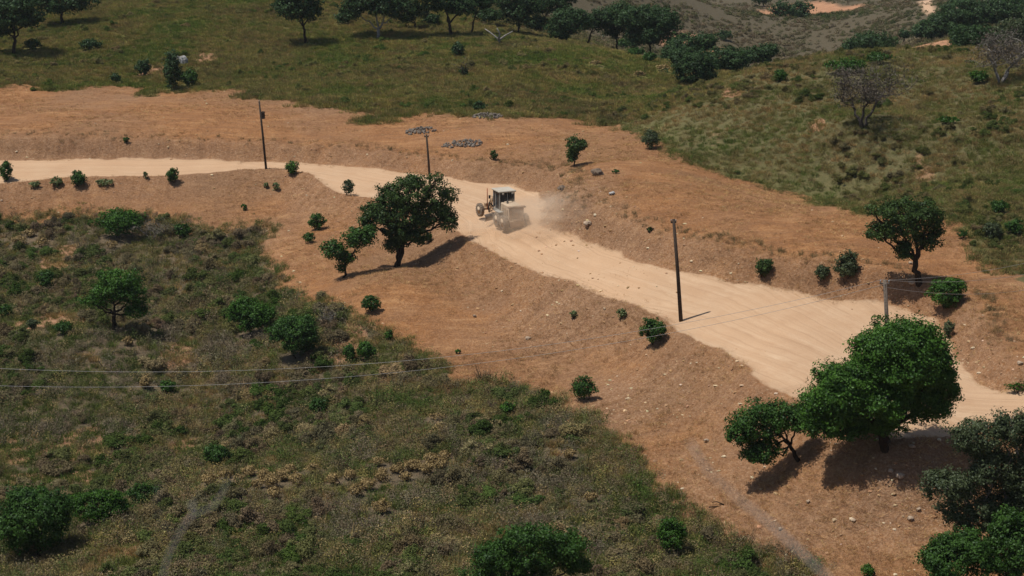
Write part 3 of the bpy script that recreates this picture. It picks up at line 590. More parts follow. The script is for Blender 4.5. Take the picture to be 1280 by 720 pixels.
# ------------------------------------------------------------------ bushes
for a in [((97, 233), 11, 11.5, 'round dark bush, larger of two by the near road edge on the far left', L_MID),
          ((216, 228), 10, 10.5, 'round dark bush by the near road edge between the big left one and the pole', L_MID),
          ((366, 218), 9, 10, 'leafy bush on the roadside mound right of the leftmost pole', L_BRIGHT),
          ((435, 243), 9, 11, 'grey green bush at the road edge left of the broad oak', L_GREY),
          ((397, 287), 13, 12, 'dark spreading bush on the dirt slope left of the low tree', L_MID),
          ((386, 304), 8, 8, 'small bush just below the spreading dark bush on the dirt slope', L_MID),
          ((463, 390), 13, 12, 'leafy bush at the scrub edge below the broad oak', L_MID),
          ((730, 500), 19, 17, 'rounded green bush alone on the dirt slope in the lower middle', L_MID),
          ((816, 431), 18, 20, 'dense dark bush standing below the roadside pole and the wires', L_MID),
          ((956, 345), 13, 13, 'dark bush at the upper road edge, leftmost of the three there', L_DARK),
          ((1028, 350), 11, 11, 'low grey green bush left of the taller roadside bush', L_GREY),
          ((1057, 350), 18, 20, 'taller grey green bush at the upper road edge', L_GREY),
          ((1182, 387), 26, 23, 'big round green bush below the solitary oak', L_BRIGHT),
          ((1186, 421), 8, 12, 'thin grey bush behind the largest round tree', L_GREY),
          ((814, 186), 13, 14, 'pale green bush where the rusty field meets the heath', L_GREY),
          ((599, 140), 11, 8, 'dark green shrub beside the upper stone pile', L_FAR),
          ((572, 71), 10, 11, 'round blue green shrub on the green slope', L_FAR),
          ((215, 112), 12, 26, 'tall narrow shrub beside the white boulder', L_FAR),
          ((235, 108), 13, 12, 'rounded shrub under the white boulder', L_MID),
          ((178, 95), 12, 12, 'middle sized shrub on the slope left of the white boulder', L_FAR),
          ((145, 105), 8, 8, 'small shrub at the left of the three on the green slope', L_FAR),
          ((148, 297), 36, 22, 'widest bright green bush at the upper edge of the left scrub', L_BRIGHT),
          ((228, 297), 12, 11, 'small green bush right of the widest bright bush', L_MID),
          ((58, 362), 12, 14, 'upright green bush beside bare orange ground on the left', L_MID),
          ((313, 419), 31, 27, 'bright green thicket in the middle of the left scrub', L_BRIGHT),
          ((369, 448), 32, 32, 'darker thicket right of the bright green thicket', L_MID),
          ((80, 418), 14, 10, 'low dark green bush left of the flat topped oak', L_MID),
          ((455, 450), 14, 14, 'yellow green leafy clump at the edge of the left scrub', L_BRIGHT),
          ((436, 453), 9, 14, 'dark green clump against the yellow green one at the scrub edge', L_MID),
          ((208, 490), 12, 9, 'bright low bush touched by the left hand wires', L_BRIGHT),
          ((272, 583), 19, 17, 'dark green bush in the hollow above the straw tussocks', L_MID),
          ((122, 656), 44, 25, 'low green bush right of the dense dark tree at the left', L_BRIGHT),
          ((180, 632), 25, 16, 'leafy bush at the right end of the low green hedge bottom left', L_MID),
          ((838, 692), 21, 26, 'vivid green bush at the lower tip of the scrub', L_BRIGHT),
          ((397, 520), 14, 13, 'bluish green bush in the scrub under the lower wire', L_MID),
          ((636, 518), 12, 9, 'fresh green shoot clump near the scrub corner', L_BRIGHT),
          ((1056, 92), 32, 11, 'bright green low thicket on top of the knoll', L_BRIGHT),
          ((1100, 80), 22, 9, 'olive low thicket beside the grey tree top', L_MID),
          ((976, 102), 10, 9, 'round olive bush on the left shoulder of the knoll', L_MID),
          ((1185, 155), 15, 6, 'flat bright green patch of shrub right of the bare grey tree', L_BRIGHT),
          ((1225, 104), 14, 9, 'vivid green bush under the pale dead tree', L_BRIGHT),
          ((1204, 298), 7, 6, 'small dark bush right of the solitary oak', L_MID),
          ((1240, 298), 14, 12, 'grey green bush near the right edge on the heath border', L_GREY),
          ((1268, 292), 14, 11, 'olive bush against the right edge above the wires', L_MID),
          ((1250, 266), 14, 9, 'dark olive bush at the heath border by the right edge', L_MID),
          ((1274, 490), 20, 7, 'low green bush at the right edge behind the road end', L_BRIGHT),
          ((1085, 722), 10, 10, 'small yellow green bush at the bottom edge on the dirt', L_BRIGHT),
          ((778, 62), 9, 8, 'small olive bush on the crest of the green slope', L_MID),
          ((795, 72), 12, 8, 'rounded bush on the crest beside the straw patches', L_MID),
          ((812, 78), 10, 8, 'green bush at the right end of the crest bushes', L_MID),
          ((5, 478 - 80), 10, 10, 'dark bush at the left edge above the wires', L_MID),
          ((40, 412), 10, 8, 'grey bush near the left edge beside orange soil', L_GREY),
          ((470, 640), 0, 0, '', None)]:
    if a[1]: bush(a[0], a[1], a[2], a[3], mat=a[4], lumps=3 if a[1] < 20 else 6, sub_px=4.5 if a[1] < 18 else 6.5)
for a_ in [((612, 30), 22, 12, 'dark scrubby thicket between the dark oak and the leafy tree at the top', L_FAR), ((540, 32), 14, 9, 'low shrub under the gap between two dark oaks at the top', L_FAR), ((430, 30), 14, 9, 'low shrub under the left side of the pale forked oak', L_FAR),
           ((672, 40), 20, 12, 'broad dark shrub left of the round tree at the slope edge', L_FAR), ((790, 62), 14, 10, 'dark shrub under the roundest tree behind the crest', L_FAR), ((842, 60), 12, 9, 'small dark shrub between the roundest tree and the valley group', L_FAR),
           ((112, 62), 16, 8, 'low shrub in the shade of the second tree in the top left', L_FAR), ((40, 62), 14, 8, 'low shrub beside the spreading tree in the top left corner', L_FAR), ((905, 50), 12, 7, 'isolated dark shrub on the far slope beyond the valley group', L_FAR)]:
    bush(a_[0], a_[1], a_[2], a_[3], mat=a_[4], sub_px=4.5)
# small plants on the dirt
for (b, rx, ry, lab, mt) in [((8, 226), 9, 14, 'spiky young plant at the left edge beside the road', L_MID), ((345, 238), 5, 6, 'sprouting plant below the leftmost pole', L_PALE), ((333, 235), 3, 4, 'tiny green plant at the foot of the leftmost pole', L_PALE),
                             ((70, 233), 9, 7, 'pale broad leaved plant left of the larger round roadside bush', L_PALE), ((44, 235), 8, 5, 'flat green plant near the left edge below the road', L_PALE), ((130, 232), 12, 5, 'low creeping plant right of the larger round roadside bush', L_PALE), ((182, 223), 3, 5, 'tiny plant on the road edge between the round bushes', L_PALE),
                             ((305, 263), 4, 5, 'small lone plant on the dirt slope above the left scrub', L_MID), ((617, 200), 5, 7, 'small dark plant on the field below the lower stone pile', L_DARK), ((158, 178), 5, 4, 'dark plant on the bank above the left road', L_MID),
                             ((717, 397), 5, 5, 'green tuft on the embankment below the road', L_PALE), ((777, 398), 7, 7, 'slanting green tuft near the bush below the pole', L_PALE), ((770, 217), 5, 3, 'small tuft beside the brown boulder', L_MID), ((572, 442), 4, 3, 'tiny green tuft on the dirt slope in the middle', L_BRIGHT),
                             ((486, 425), 6, 7, 'green sprout at the edge of the dirt by the scrub corner', L_BRIGHT), ((580, 95), 7, 6, 'dark tuft round a bare stem on the green slope', L_FAR), ((812, 289), 3, 3, 'tiny bush at the dusty foot of the rocky cut', L_DARK)]:
    bush(b, rx, ry, lab, cat='plant', name='wild_plant', mat=mt, lumps=3, leaf_px=1.9, sub_px=3, dens=.55 if mt is L_PALE else 1)

# straw coloured tussocks: every round dry bush in the two rows
TUS = [(262, 598, 12, 7), (283, 592, 10, 6), (300, 597, 9, 6), (311, 588, 11, 7), (322, 604, 9, 6), (330, 592, 9, 8), (340, 600, 12, 9), (343, 615, 9, 8), (352, 592, 10, 8), (362, 586, 8, 8), (370, 598, 9, 10), (392, 584, 10, 6), (416, 598, 8, 8), (438, 592, 8, 7), (445, 612, 9, 8),
       (460, 604, 12, 8), (478, 592, 9, 8), (497, 584, 10, 6), (507, 594, 9, 6), (516, 580, 14, 7), (535, 584, 11, 8), (540, 572, 12, 7), (552, 580, 9, 8), (555, 568, 8, 6), (476, 632, 13, 8), (472, 576, 9, 6), (712, 566, 10, 6), (740, 620, 10, 6), (545, 520, 11, 4),
       (182, 476, 8, 9), (160, 425, 7, 6), (24, 300, 12, 6), (52, 302, 9, 6), (140, 305, 9, 5), (36, 290, 10, 5), (405, 508, 8, 7), (745, 78, 9, 4), (830, 84, 9, 5), (800, 92, 9, 4)]
ORD = ['leftmost', 'second', 'third', 'fourth', 'fifth', 'sixth', 'seventh', 'eighth', 'ninth', 'tenth', 'eleventh', 'twelfth', 'thirteenth', 'fourteenth', 'fifteenth', 'sixteenth', 'seventeenth']
ROW1 = sorted(t for t in TUS if 250 < t[0] < 380 and t[1] > 570); ROW2 = sorted(t for t in TUS if 380 <= t[0] < 570 and t[1] > 560)
for i, (x, y, rx, ry) in enumerate(TUS):
    row = 250 < x < 380 and y > 570; row2 = 380 <= x < 570 and y > 560
    lab = 'straw coloured tussock, %s from the left in the tight left row' % ORD[ROW1.index((x, y, rx, ry))] if row else 'straw coloured tussock, %s from the left in the loose right hand row' % ORD[ROW2.index((x, y, rx, ry))] if row2 else \
        {(712, 566): 'tan tussock alone in the scrub near its right edge', (740, 620): 'pale tussock above the bottom edge oak', (545, 520): 'flat pale tussock under the scrub corner', (182, 476): 'tan tussock below right of the flat topped oak', (160, 425): 'small tan tussock at the foot of the flat topped oak',
         (24, 300): 'yellowish tussock near the left edge at the scrub top', (52, 302): 'yellowish tussock left of the widest bright green bush', (140, 305): 'tan tussock under the widest bright green bush', (36, 290): 'topmost pale tussock at the left edge of the scrub', (405, 508): 'golden tussock beside the bluish green bush'}.get((x, y), 'straw coloured tussock on the crest of the green slope at (%s)' % ('left' if x < 760 else 'middle' if x < 815 else 'right')).replace('at (left)', 'left of the others').replace('at (middle)', 'between the others').replace('at (right)', 'right of the others')
    t = bush((x, y + ry * 1.1), rx * 1.1, ry * 1.15, lab, cat='tussock', name='dry_tussock', mat=L_TAN, leaf_px=1.7, dens=1.3, lumps=1, sub_px=5, group='straw coloured tussocks'); EXC[-1] = (EXC[-1][0], EXC[-1][1], EXC[-1][2] + .55)

# ------------------------------------------------------------------ bare and dead trees
def bare_tree(base, H_px, spread_px, label, mat, tw_mat, r0=.18, R=None, stems=3, seed=1, haze=.6, n_tw=500, name='bare_tree'):
    rng = np.random.default_rng(seed); p = plant_point(base, R); mpp = (p[1] * math.cos(PITCH) + (CAMH - p[2]) * math.sin(PITCH)) / FPX
    root = empty(name, p, label, 'tree'); Hh = H_px * mpp; W = spread_px * mpp; tips = []
    trunk = MB()
    for s in range(stems):
        a = 6.283 * (s + rng.uniform(-.2, .2)) / stems + .6
        d = Vector((math.cos(a) * W * .8, math.sin(a) * W * .5, Hh * rng.uniform(.62, .8)))
        mb = MB(); pts = limb(trunk, (math.cos(a) * .1, math.sin(a) * .1, -.2), d * .35 + Vector((0, 0, Hh * .02)), r0, r0 * .7, rng, .12, 4, 7)
        pts = limb(mb, d * .35 + Vector((0, 0, Hh * .02)), d, r0 * .7, r0 * .3, rng, .18, 6, 6)
        for k in range(7):
            q = pts[1 + k % 5]; e = q + Vector((rng.normal(0, .35) * W, rng.normal(0, .3) * W, Hh * rng.uniform(.08, .36))); pp = limb(mb, q, e, r0 * .3, r0 * .1, rng, .2, 4, 5)
            for m_ in range(5):
                q2 = pp[1 + m_ % 4]; e2 = q2 + Vector((rng.normal(0, .16) * W, rng.normal(0, .14) * W, Hh * rng.uniform(-.02, .18))); limb(mb, q2, e2, r0 * .11, r0 * .05, rng, .2, 3, 4); tips.append(e2)
        mb.build('limb', mat, root, True)
    trunk.build('trunk', mat, root, True)
    if n_tw:
        P = np.array([tips[i % len(tips)] for i in range(n_tw)]) + rng.normal(0, .5, (n_tw, 3)) * np.array([1, 1, .7]); Nn = rng.normal(size=(n_tw, 3)); Nn /= np.linalg.norm(Nn, axis=1)[:, None]
        V, Q = leaf_quads(P, Nn, 3.6 * mpp, .22, rng); tag(link('twigs', np_mesh('twigs', V, Q, tw_mat, {'lv': ('FLOAT', np.repeat(rng.random(n_tw), 4))}), root), kind='stuff')
    return root
bare_tree((1078, 159), 84, 46, 'bare grey tree with dark forked trunk in the middle of the knoll', BARK_GREY, L_TWIG, .17, None, 3, 3, n_tw=5500)
bare_tree((1250, 104), 60, 44, 'pale dead tree with bleached limbs at the upper right edge', BARK_PALE, L_TWIG, .15, None, 4, 8, n_tw=4500, name='dead_tree')
bare_tree((190, 300), 26, 24, 'dead grey shrub against the widest bright green bush', BARK_PALE, L_TWIG, .05, None, 4, 9, n_tw=500, name='dead_shrub')
bare_tree((410, 408), 22, 14, 'dry grey shrub right of the darker thicket', BARK_PALE, L_TWIG, .045, None, 4, 12, n_tw=400, name='dead_shrub')
bare_tree((580, 96), 20, 6, 'small bare stem on the green slope below the round shrub', BARK, L_TWIG, .09, None, 2, 14, n_tw=60, name='bare_tree')
def fallen(base, pts_px, label, r, mat, R=None):
    p = plant_point(base, R); root = empty('fallen_branch', p, label, 'branch'); 
    for pl in pts_px:
        P = []
        for (x, y, dy) in pl: d = ray(x, y); t = (p[1] + dy) / d[1]; P.append(np.array([0, 0, CAMH]) + d * t - p)
        mb = MB(); mb.tube(P, [r * (1 - .6 * i / (len(P) - 1)) for i in range(len(P))], 6); mb.build('limb', mat, root, True)
fallen((626, 56), [[(626, 57, 0), (622, 48, 0), (612, 40, .3), (606, 36, .6)], [(623, 50, 0), (625, 42, -.3), (621, 35, -.6)], [(624, 50, 0), (632, 44, .5), (641, 39, .9)]], 'pale forked dead branch on the green slope at the top', .16, BARK_PALE)
fallen((905, 632), [[(886, 634, 0), (898, 633, .1), (912, 629, .3), (927, 622, .9)], [(905, 631, .1), (896, 627, .3), (890, 628, .5)]], 'thin dead branch lying on the dirt at the lower right', .05, BARK)

# ------------------------------------------------------------------ stones
RK = [rock_mesh(s, STONE_GREY, .7) for s in (61, 62, 63, 64)]; RKW = [rock_mesh(s, STONE, .75) for s in (71, 72, 73)]
def stone_pile(px, py, w_px, d_m, n, label, seed, R=None):
    rng = np.random.default_rng(seed); p = plant_point((px, py), R); mpp = p[1] / FPX; EXC.append((p[0], p[1], w_px * mpp * .5)); root = empty('stone_pile', p, label, 'stone pile', 'stone piles on the rusty field')
    W = w_px * mpp * .5
    for i in range(n):
        o = link('stone', RK[i % 4], root); a = rng.random() * 6.283; q = math.sqrt(rng.random()); x, y = math.cos(a) * q * W, math.sin(a) * q * d_m
        o.location = (x, y, H(p[0] + x, p[1] + y) - p[2] + (1 - q) * .55 * rng.random() + .08); s = rng.uniform(.14, .42) ; o.scale = (s, s * rng.uniform(.7, 1.2), s * .9); o.rotation_euler = tuple(rng.uniform(-3, 3, 3))
stone_pile(526, 164, 38, 1.5, 100, 'stone pile behind the pole next to the broad oak', 1)
stone_pile(577, 181, 52, 1.6, 140, 'long low stone heap, widest one, above the grader', 2)
stone_pile(610, 146, 40, 1.8, 110, 'stone heap at the border of the green slope', 3)
def boulder(px, py, s, label, mesh, sc=(1, 1, 1), R=None, rz=0, name='boulder'):
    p = plant_point((px, py), R); o = link(name, mesh, None, p + np.array([0, 0, s * .25])); o.scale = (s * sc[0], s * sc[1], s * sc[2]); o.rotation_euler = (.2, .1, rz); return tag(o, label, 'boulder')
def big_rock(seed, mat, flat):
    import bmesh; rng = np.random.default_rng(seed); bm = bmesh.new(); bmesh.ops.create_icosphere(bm, subdivisions=3, radius=.5); me = bpy.data.meshes.new('boulder')
    co = np.array([v.co[:] for v in bm.verts]); off = sum(vn(co[:, 0] * f + co[:, 2] * 2 + seed, co[:, 1] * f - co[:, 2] * 1.3, seed) / f for f in (3, 6, 12)); 
    for v, k in zip(bm.verts, off): v.co *= .12 + k * 2.3; v.co.z *= flat
    bm.to_mesh(me); bm.free(); me.materials.append(mat); return me
WHITE = simple('white_rock', (.52, .50, .47), (.20, .19, .18), 3, .9, bump=.6, spec=.1); BROWN = simple('brown_rock', (.20, .15, .11), (.11, .085, .065), 3, .95, bump=.7, spec=.1); RED = simple('red_rock', (.34, .17, .11), (.24, .14, .09), 3, .95, bump=.7, spec=.1)
boulder(229, 80, 1.5, 'white topped boulder between shrubs on the green slope', big_rock(5, WHITE, 1.1), (1, .8, 1.1))
boulder(222, 76, 1.0, 'smaller pale stone leaning beside the white topped boulder', big_rock(6, WHITE, .8), (1, .8, 1))
boulder(747, 219, 1.1, 'brown boulder on the slope below the slim young tree', big_rock(7, BROWN, .7), (1.2, 1, .9))
boulder(735, 282, 1.0, 'pale grey block at the dusty foot of the rocky cut', big_rock(9, STONE, .7))
boulder(702, 238, .9, 'dark block at the top of the rocky cut', big_rock(10, BROWN, .6))
boulder(765, 243, .55, 'white stone on the slope above the rocky cut', big_rock(11, WHITE, .6))
for (x, y, s, lab) in [(660, 424, .45, 'white stone on the dirt slope under the road bend'), (593, 396, .4, 'grey stone in the middle of the dirt slope'), (1067, 652, .32, 'pale stone alone on the lower right dirt'), (1010, 578 + 50, .3, 'pale stone below the low wide dark tree'), (975, 662, .3, 'rounded stone left of the lone pale stone'),
                       (1125, 597, .55, 'block in the rubble under the largest round tree'), (1140, 560, .45, 'pale rubble block in the shade right of the big trunk'), (1113, 590, .4, 'small block directly below the big trunk'), (883, 552, .4, 'white stone on the dirt left of the low wide tree'),
                       (1138, 650, .45, 'flat stone left of the blue green tree'), (1148, 638, .35, 'sharp stone beside the blue green tree'), (1148, 405, .3, 'stone on the rusty slope below the big round bush'), (1140, 356, .55, 'pale flat rock in the shadow of the solitary oak'), (1138, 330, .4, 'white rock seen through the solitary oak'), (1275, 455, .4, 'pale rock by the right edge above the road end')]:
    boulder(x, y, s, lab, RKW[int(x) % 3], rz=x, name='rock')

# ------------------------------------------------------------------ poles and wires
def pole(foot, top, r0, r1, label, mat, R=None, box=False, arm=0, name='utility_pole'):
    p = plant_point(foot, R); d = ray(*top); t = p[1] / d[1]; tp = np.array([0, 0, CAMH]) + d * t - p
    root = empty(name, p, label, 'utility pole', 'wooden poles along the road')
    MB().tube([(0, 0, -.6), tuple(tp * .5), tuple(tp)], [r0, (r0 + r1) / 2, r1], 10).build('pole_shaft', mat, root, True)
    if arm: a = MB().box(tuple(tp - np.array([0, 0, .25])), (arm, .12, .12), bev=.02).build('crossarm', mat, root)
    for k in (-1, 1) if arm else (0,):
        o = MB().tube([tuple(tp + np.array([k * arm * .42, 0, -.18 if arm else 0])), tuple(tp + np.array([k * arm * .42, 0, -.02 if arm else .18]))], [.05, .035], 8).build('insulator', STEEL, root, True)
    if box: 
        b = MB().box(tuple(tp * .80 + np.array([.28, 0, 0])), (.38, .4, .85), bev=.05).build('transformer_box', WOOD, root); MB().box(tuple(tp * .80 + np.array([.12, 0, .2])), (.3, .08, .08)).build('bracket', STEEL, root)
    return p, p + tp
pole((333, 211), (324, 127), .15, .10, 'dark wooden pole with a small box, furthest left by the road', WOOD, box=True)
pole((538, 230), (533, 168), .14, .10, 'dark wooden pole behind the broad roadside oak', WOOD, arm=.5)
pole((852, 401), (842, 274), .17, .12, 'tall dark pole at the lower road edge in the middle of the picture', WOOD, arm=.45)
pf, P4 = pole((1112, 470), (1106, 350), .16, .13, 'grey pole rising behind the largest round tree and carrying the wires', WOOD2, arm=.7)
def wire(A, B, sag, label, r=.011):
    A = np.array(A); B = np.array(B); t = np.linspace(0, 1, 60)[:, None]; P = A * (1 - t) + B * t; P[:, 2] -= (4 * sag * t * (1 - t))[:, 0]
    tag(MB().tube([tuple(q) for q in P], r, 5).build('power_line', WIRE, None, True), label, 'wire', 'overhead wires')
def along(px, py, Yw): d = ray(px, py); return np.array([0, 0, CAMH]) + d * (Yw / d[1])
y4 = P4[1]
LP = along(-760, 356, y4 - 8); LQ = along(-760, 362, y4 - 9)
wire(P4 + [-.3, 0, 0], LP, 6.3, 'upper overhead wire sweeping left across the scrub'); wire(P4 + [.3, -.1, -.2], along(-760, 395, y4 - 10), 6.1, 'lower overhead wire sweeping left across the scrub')
RP = along(1560, 232, y4 + 20)
wire(P4 + [.3, 0, 0], RP + [0, 0, 1.0], 2.0, 'top overhead wire running from the grey pole to the right edge'); wire(P4 + [-.3, .1, 0], RP + [0, 0, -.2], 2.6, 'middle overhead wire running from the grey pole to the right edge'); wire(P4 + [0, 0, -.5], RP + [0, 0, -1.0], 3.2, 'lowest overhead wire running over the big round bush to the right')

# ------------------------------------------------------------------ motor grader
CREAM = simple('dusty_cream_paint', (.52, .40, .28), (.40, .29, .19), 1.2, .7); DUSTY = simple('dust_caked_metal', (.30, .20, .125), (.22, .145, .09), 2, .95); WHITE_P = simple('white_roof_paint', (.47, .42, .34), (.38, .33, .26), 1.2, .6)
YEL = simple('dusty_orange_paint', (.44, .29, .17), (.34, .22, .13), 2, .8); TYRE = simple('dusty_rubber', (.25, .19, .14), (.17, .13, .095), 3, .95, bump=.4); RIM = simple('wheel_rim_paint', (.50, .38, .26), (.35, .25, .17), 3, .8)
BLADE = simple('worn_blade_steel', (.30, .25, .21), (.18, .14, .11), 3, .5, .5); ORANGE = simple('orange_marker', (.42, .15, .07), (.34, .12, .06), 3, .7); SEAT = simple('seat_vinyl', (.03, .03, .03), (.02, .02, .02), 3, .8); GREYP = simple('cab_grey_paint', (.34, .33, .30), (.26, .25, .22), 2, .7)
def glass_mat():
    m, nt, o = newmat('tinted_cab_glass'); N = NT(nt); p = N.n('ShaderNodeBsdfPrincipled'); p.inputs['Base Color'].default_value = (.05, .06, .07, 1); p.inputs['Roughness'].default_value = .12; p.inputs['Transmission Weight'].default_value = .5; p.inputs['IOR'].default_value = 1.3
    N.l(p.outputs[0], o.inputs[0]); return m
GLASS = glass_mat()
gp = hit(630, 279); g0 = hit(640, 284); g1 = hit(600, 266); hd = math.atan2(g1[1] - g0[1], g1[0] - g0[0]) - math.pi / 2
hd = rad(22)
gr = empty('motor_grader', gp, 'dusty cream road grader with white cab roof working on the pale road', 'road grader', rz=hd)
def bx(name, c, d, mat, par=gr, bev=.04, rot=None): return MB().box(c, d, rot, bev).build(name, mat, par)
hood = bx('engine_hood', (0, -2.05, 1.66), (1.44, 2.3, 1.36), CREAM, bev=.07)
bx('radiator_panel', (0, -3.23, 1.30), (1.52, .10, 1.95), DUSTY, hood); bx('rear_visor', (0, -3.32, 2.28), (1.78, .44, .16), DUSTY, hood); 
for k in range(5): bx('grille_slat', (0, -3.30, .95 + k * .2), (1.05, .05, .05), DUSTY, hood, .01)
for sx in (-1, 1):
    for k in range(3): bx('side_vent', (sx * .732, -2.7 + k * .55, 1.65), (.03, .38, .6), DUSTY, hood, .01)
bx('hood_step', (0, -1.2, 2.38), (.8, .5, .09), CREAM, hood)
bx('rear_bumper', (0, -3.36, .62), (1.5, .3, .62), DUSTY); bx('rear_frame', (0, -1.9, .88), (.95, 3.0, .45), CREAM)
MB().tube([(.32, -1.35, 2.2), (.32, -1.35, 3.05), (.32, -1.45, 3.15)], .06, 8).build('exhaust_stack', SEAT, gr, True); MB().tube([(-.3, -1.7, 2.2), (-.3, -1.7, 2.6)], [.1, .1], 10).build('air_intake', SEAT, gr, True)
cab = bx('cab_floor', (0, .05, 1.35), (1.55, 1.7, .35), GREYP)
for sx in (-1, 1):
    for yy in (-.78, .2, .86): bx('cab_pillar', (sx * .76, yy, 2.35), (.09, .1, 1.72), GREYP, cab, .01)
    bx('side_window', (sx * .755, -.29, 2.4), (.03, .86, 1.5), GLASS, cab, 0); bx('side_window', (sx * .755, .53, 2.4), (.03, .54, 1.5), GLASS, cab, 0)
bx('rear_window', (0, -.78, 2.5), (1.4, .03, 1.25), GLASS, cab, 0); bx('windscreen', (0, .86, 2.45), (1.4, .03, 1.4), GLASS, cab, 0); bx('rear_cab_panel', (0, -.79, 1.72), (1.5, .06, .4), GREYP, cab); bx('window_bar', (.05, -.80, 2.5), (.05, .05, 1.3), GREYP, cab, .0)
roof = bx('cab_roof', (0, .03, 3.34), (1.85, 2.05, .16), WHITE_P, gr, .05); bx('roof_light', (-.5, -1.02, 3.16), (.2, .08, .13), WHITE_P, roof, .02); bx('roof_light', (.5, -1.02, 3.16), (.2, .08, .13), WHITE_P, roof, .02)
st = bx('seat', (0, -.15, 1.75), (.55, .5, .16), SEAT); bx('seat_back', (0, -.4, 2.15), (.55, .14, .75), SEAT, st); MB().tube([(0, .55, 1.5), (0, .40, 2.05)], .05, 8).build('steering_column', SEAT, gr, True)
def wheel(x, y, r=.72, w_=.46, rz=0):
    wh = bpy.data.objects.new('wheel', None); COL.objects.link(wh); wh.parent = gr; wh.location = (x, y, r); wh.rotation_euler = (0, 0, rz)
    MB().lathe_x((0, 0, 0), [(-w_ * .42, r * .58), (-w_ * .5, r * .78), (-w_ * .46, r * .94), (-w_ * .3, r), (w_ * .3, r), (w_ * .46, r * .94), (w_ * .5, r * .78), (w_ * .42, r * .58)], 28).build('tyre', TYRE, wh, True)
    MB().lathe_x((0, 0, 0), [(-w_ * .46, r * .56), (-w_ * .28, r * .3), (-w_ * .34, r * .12), (w_ * .34, r * .12), (w_ * .28, r * .3), (w_ * .46, r * .56)], 20).build('rim', RIM, wh, True)
    L = MB()
    for k in range(18):
        for s in (-1, 1):
            a = 6.283 * (k + .25 * s) / 18; R_ = Matrix.Rotation(a, 3, 'X') @ Matrix.Rotation(s * .5, 3, 'Z'); L.box(tuple(Matrix.Rotation(a, 3, 'X') @ Vector((s * w_ * .24, 0, r * 1.0))), (w_ * .46, .06, .05), R_)
    L.build('tread', TYRE, wh)
for sx in (-1, 1):
    wheel(sx * 1.10, -2.75); wheel(sx * 1.10, -1.15); wheel(sx * 1.05, 3.85, .66, .36, .12); bx('tandem_case', (sx * .78, -1.95, .70), (.22, 2.2, .42), YEL, gr, .06)
    bx('front_fender', (sx * .98, -1.15, 1.50), (.5, 1.1, .06), GREYP); MB().tube([(sx * .62, 1.55, 2.35), (sx * .85, 1.75, .8)], [.075, .05], 8).build('lift_cylinder', YEL, gr, True)
    MB().tube([(sx * .82, -.4, .8), (sx * .9, -.4, 1.5)], .03, 6).build('step_rail', YEL, gr, True)
fr = MB(); fr.box((0, 1.2, 1.55), (.42, 1.5, .42), None, .05); fr.build('front_frame', YEL, gr)
MB().tube([(0, 1.8, 1.6), (0, 2.6, 1.95), (0, 3.3, 1.75), (0, 3.9, 1.1)], [.21, .20, .18, .19], 8).build('gooseneck', YEL, gr); bx('front_axle', (0, 3.85, .75), (1.9, .25, .22), YEL); bx('front_block', (0, 4.3, 1.0), (.8, .4, .5), YEL)
MB().tube([(-.7, 4.05, .9), (.7, 4.05, .9)], .05, 6).build('tie_rod', YEL, gr); MB().tube([(0, 3.8, .95), (-.45, 2.2, .85)], .09, 6).build('drawbar', YEL, gr); MB().tube([(0, 3.8, .95), (.45, 2.2, .85)], .09, 6).build('drawbar', YEL, gr)
ring = MB(); n_ = 24
ring.tube([(math.cos(6.2832 * k / n_) * .72, 1.8 + math.sin(6.2832 * k / n_) * .72, .88) for k in range(n_ + 1)], .07, 6, False); ring.build('turning_circle', YEL, gr, True)
bl = MB(); n_ = 9; W2 = 1.95; prof = [(math.cos(a) * .42 - .3, .45 + math.sin(a) * .40) for a in np.linspace(-1.1, 1.1, n_)]; Rz = Matrix.Rotation(rad(28), 3, 'Z'); Vv = []; Ff = []
for x in (-W2, W2):
    for off_ in (0, .05):
        for (yy, zz) in prof: Vv.append(Vector((0, 1.75, 0)) + Rz @ Vector((x, -(yy + off_), zz)))
for i in range(n_ - 1): Ff += [(i, i + 1, 2 * n_ + i + 1, 2 * n_ + i), (n_ + i + 1, n_ + i, 3 * n_ + i, 3 * n_ + i + 1), (i + 1, i, n_ + i, n_ + i + 1), (2 * n_ + i, 2 * n_ + i + 1, 3 * n_ + i + 1, 3 * n_ + i)]
Ff += [(0, 2 * n_, 3 * n_, n_), (n_ - 1, 2 * n_ - 1, 4 * n_ - 1, 3 * n_ - 1)]
bl.add(Vv, Ff).build('blade', BLADE, gr)
MB().tube([(-1.25, 1.3, 1.2), (-1.25, 1.3, 3.35)], .05, 6).build('marker_pole', ORANGE, gr, True)
MB().tube([(-.8, .9, 1.6), (-1.15, 1.0, 2.0), (-1.2, 1.1, 1.5), (-1.15, 1.1, 1.0)], .07, 8).build('hydraulic_hose', SEAT, gr, True)
mr = MB().tube([(-.8, .8, 2.6), (-1.1, .95, 2.65)], .02, 6).build('mirror_arm', SEAT, gr); bx('mirror', (-1.15, .95, 2.55), (.2, .04, .35), SEAT, mr, .01)

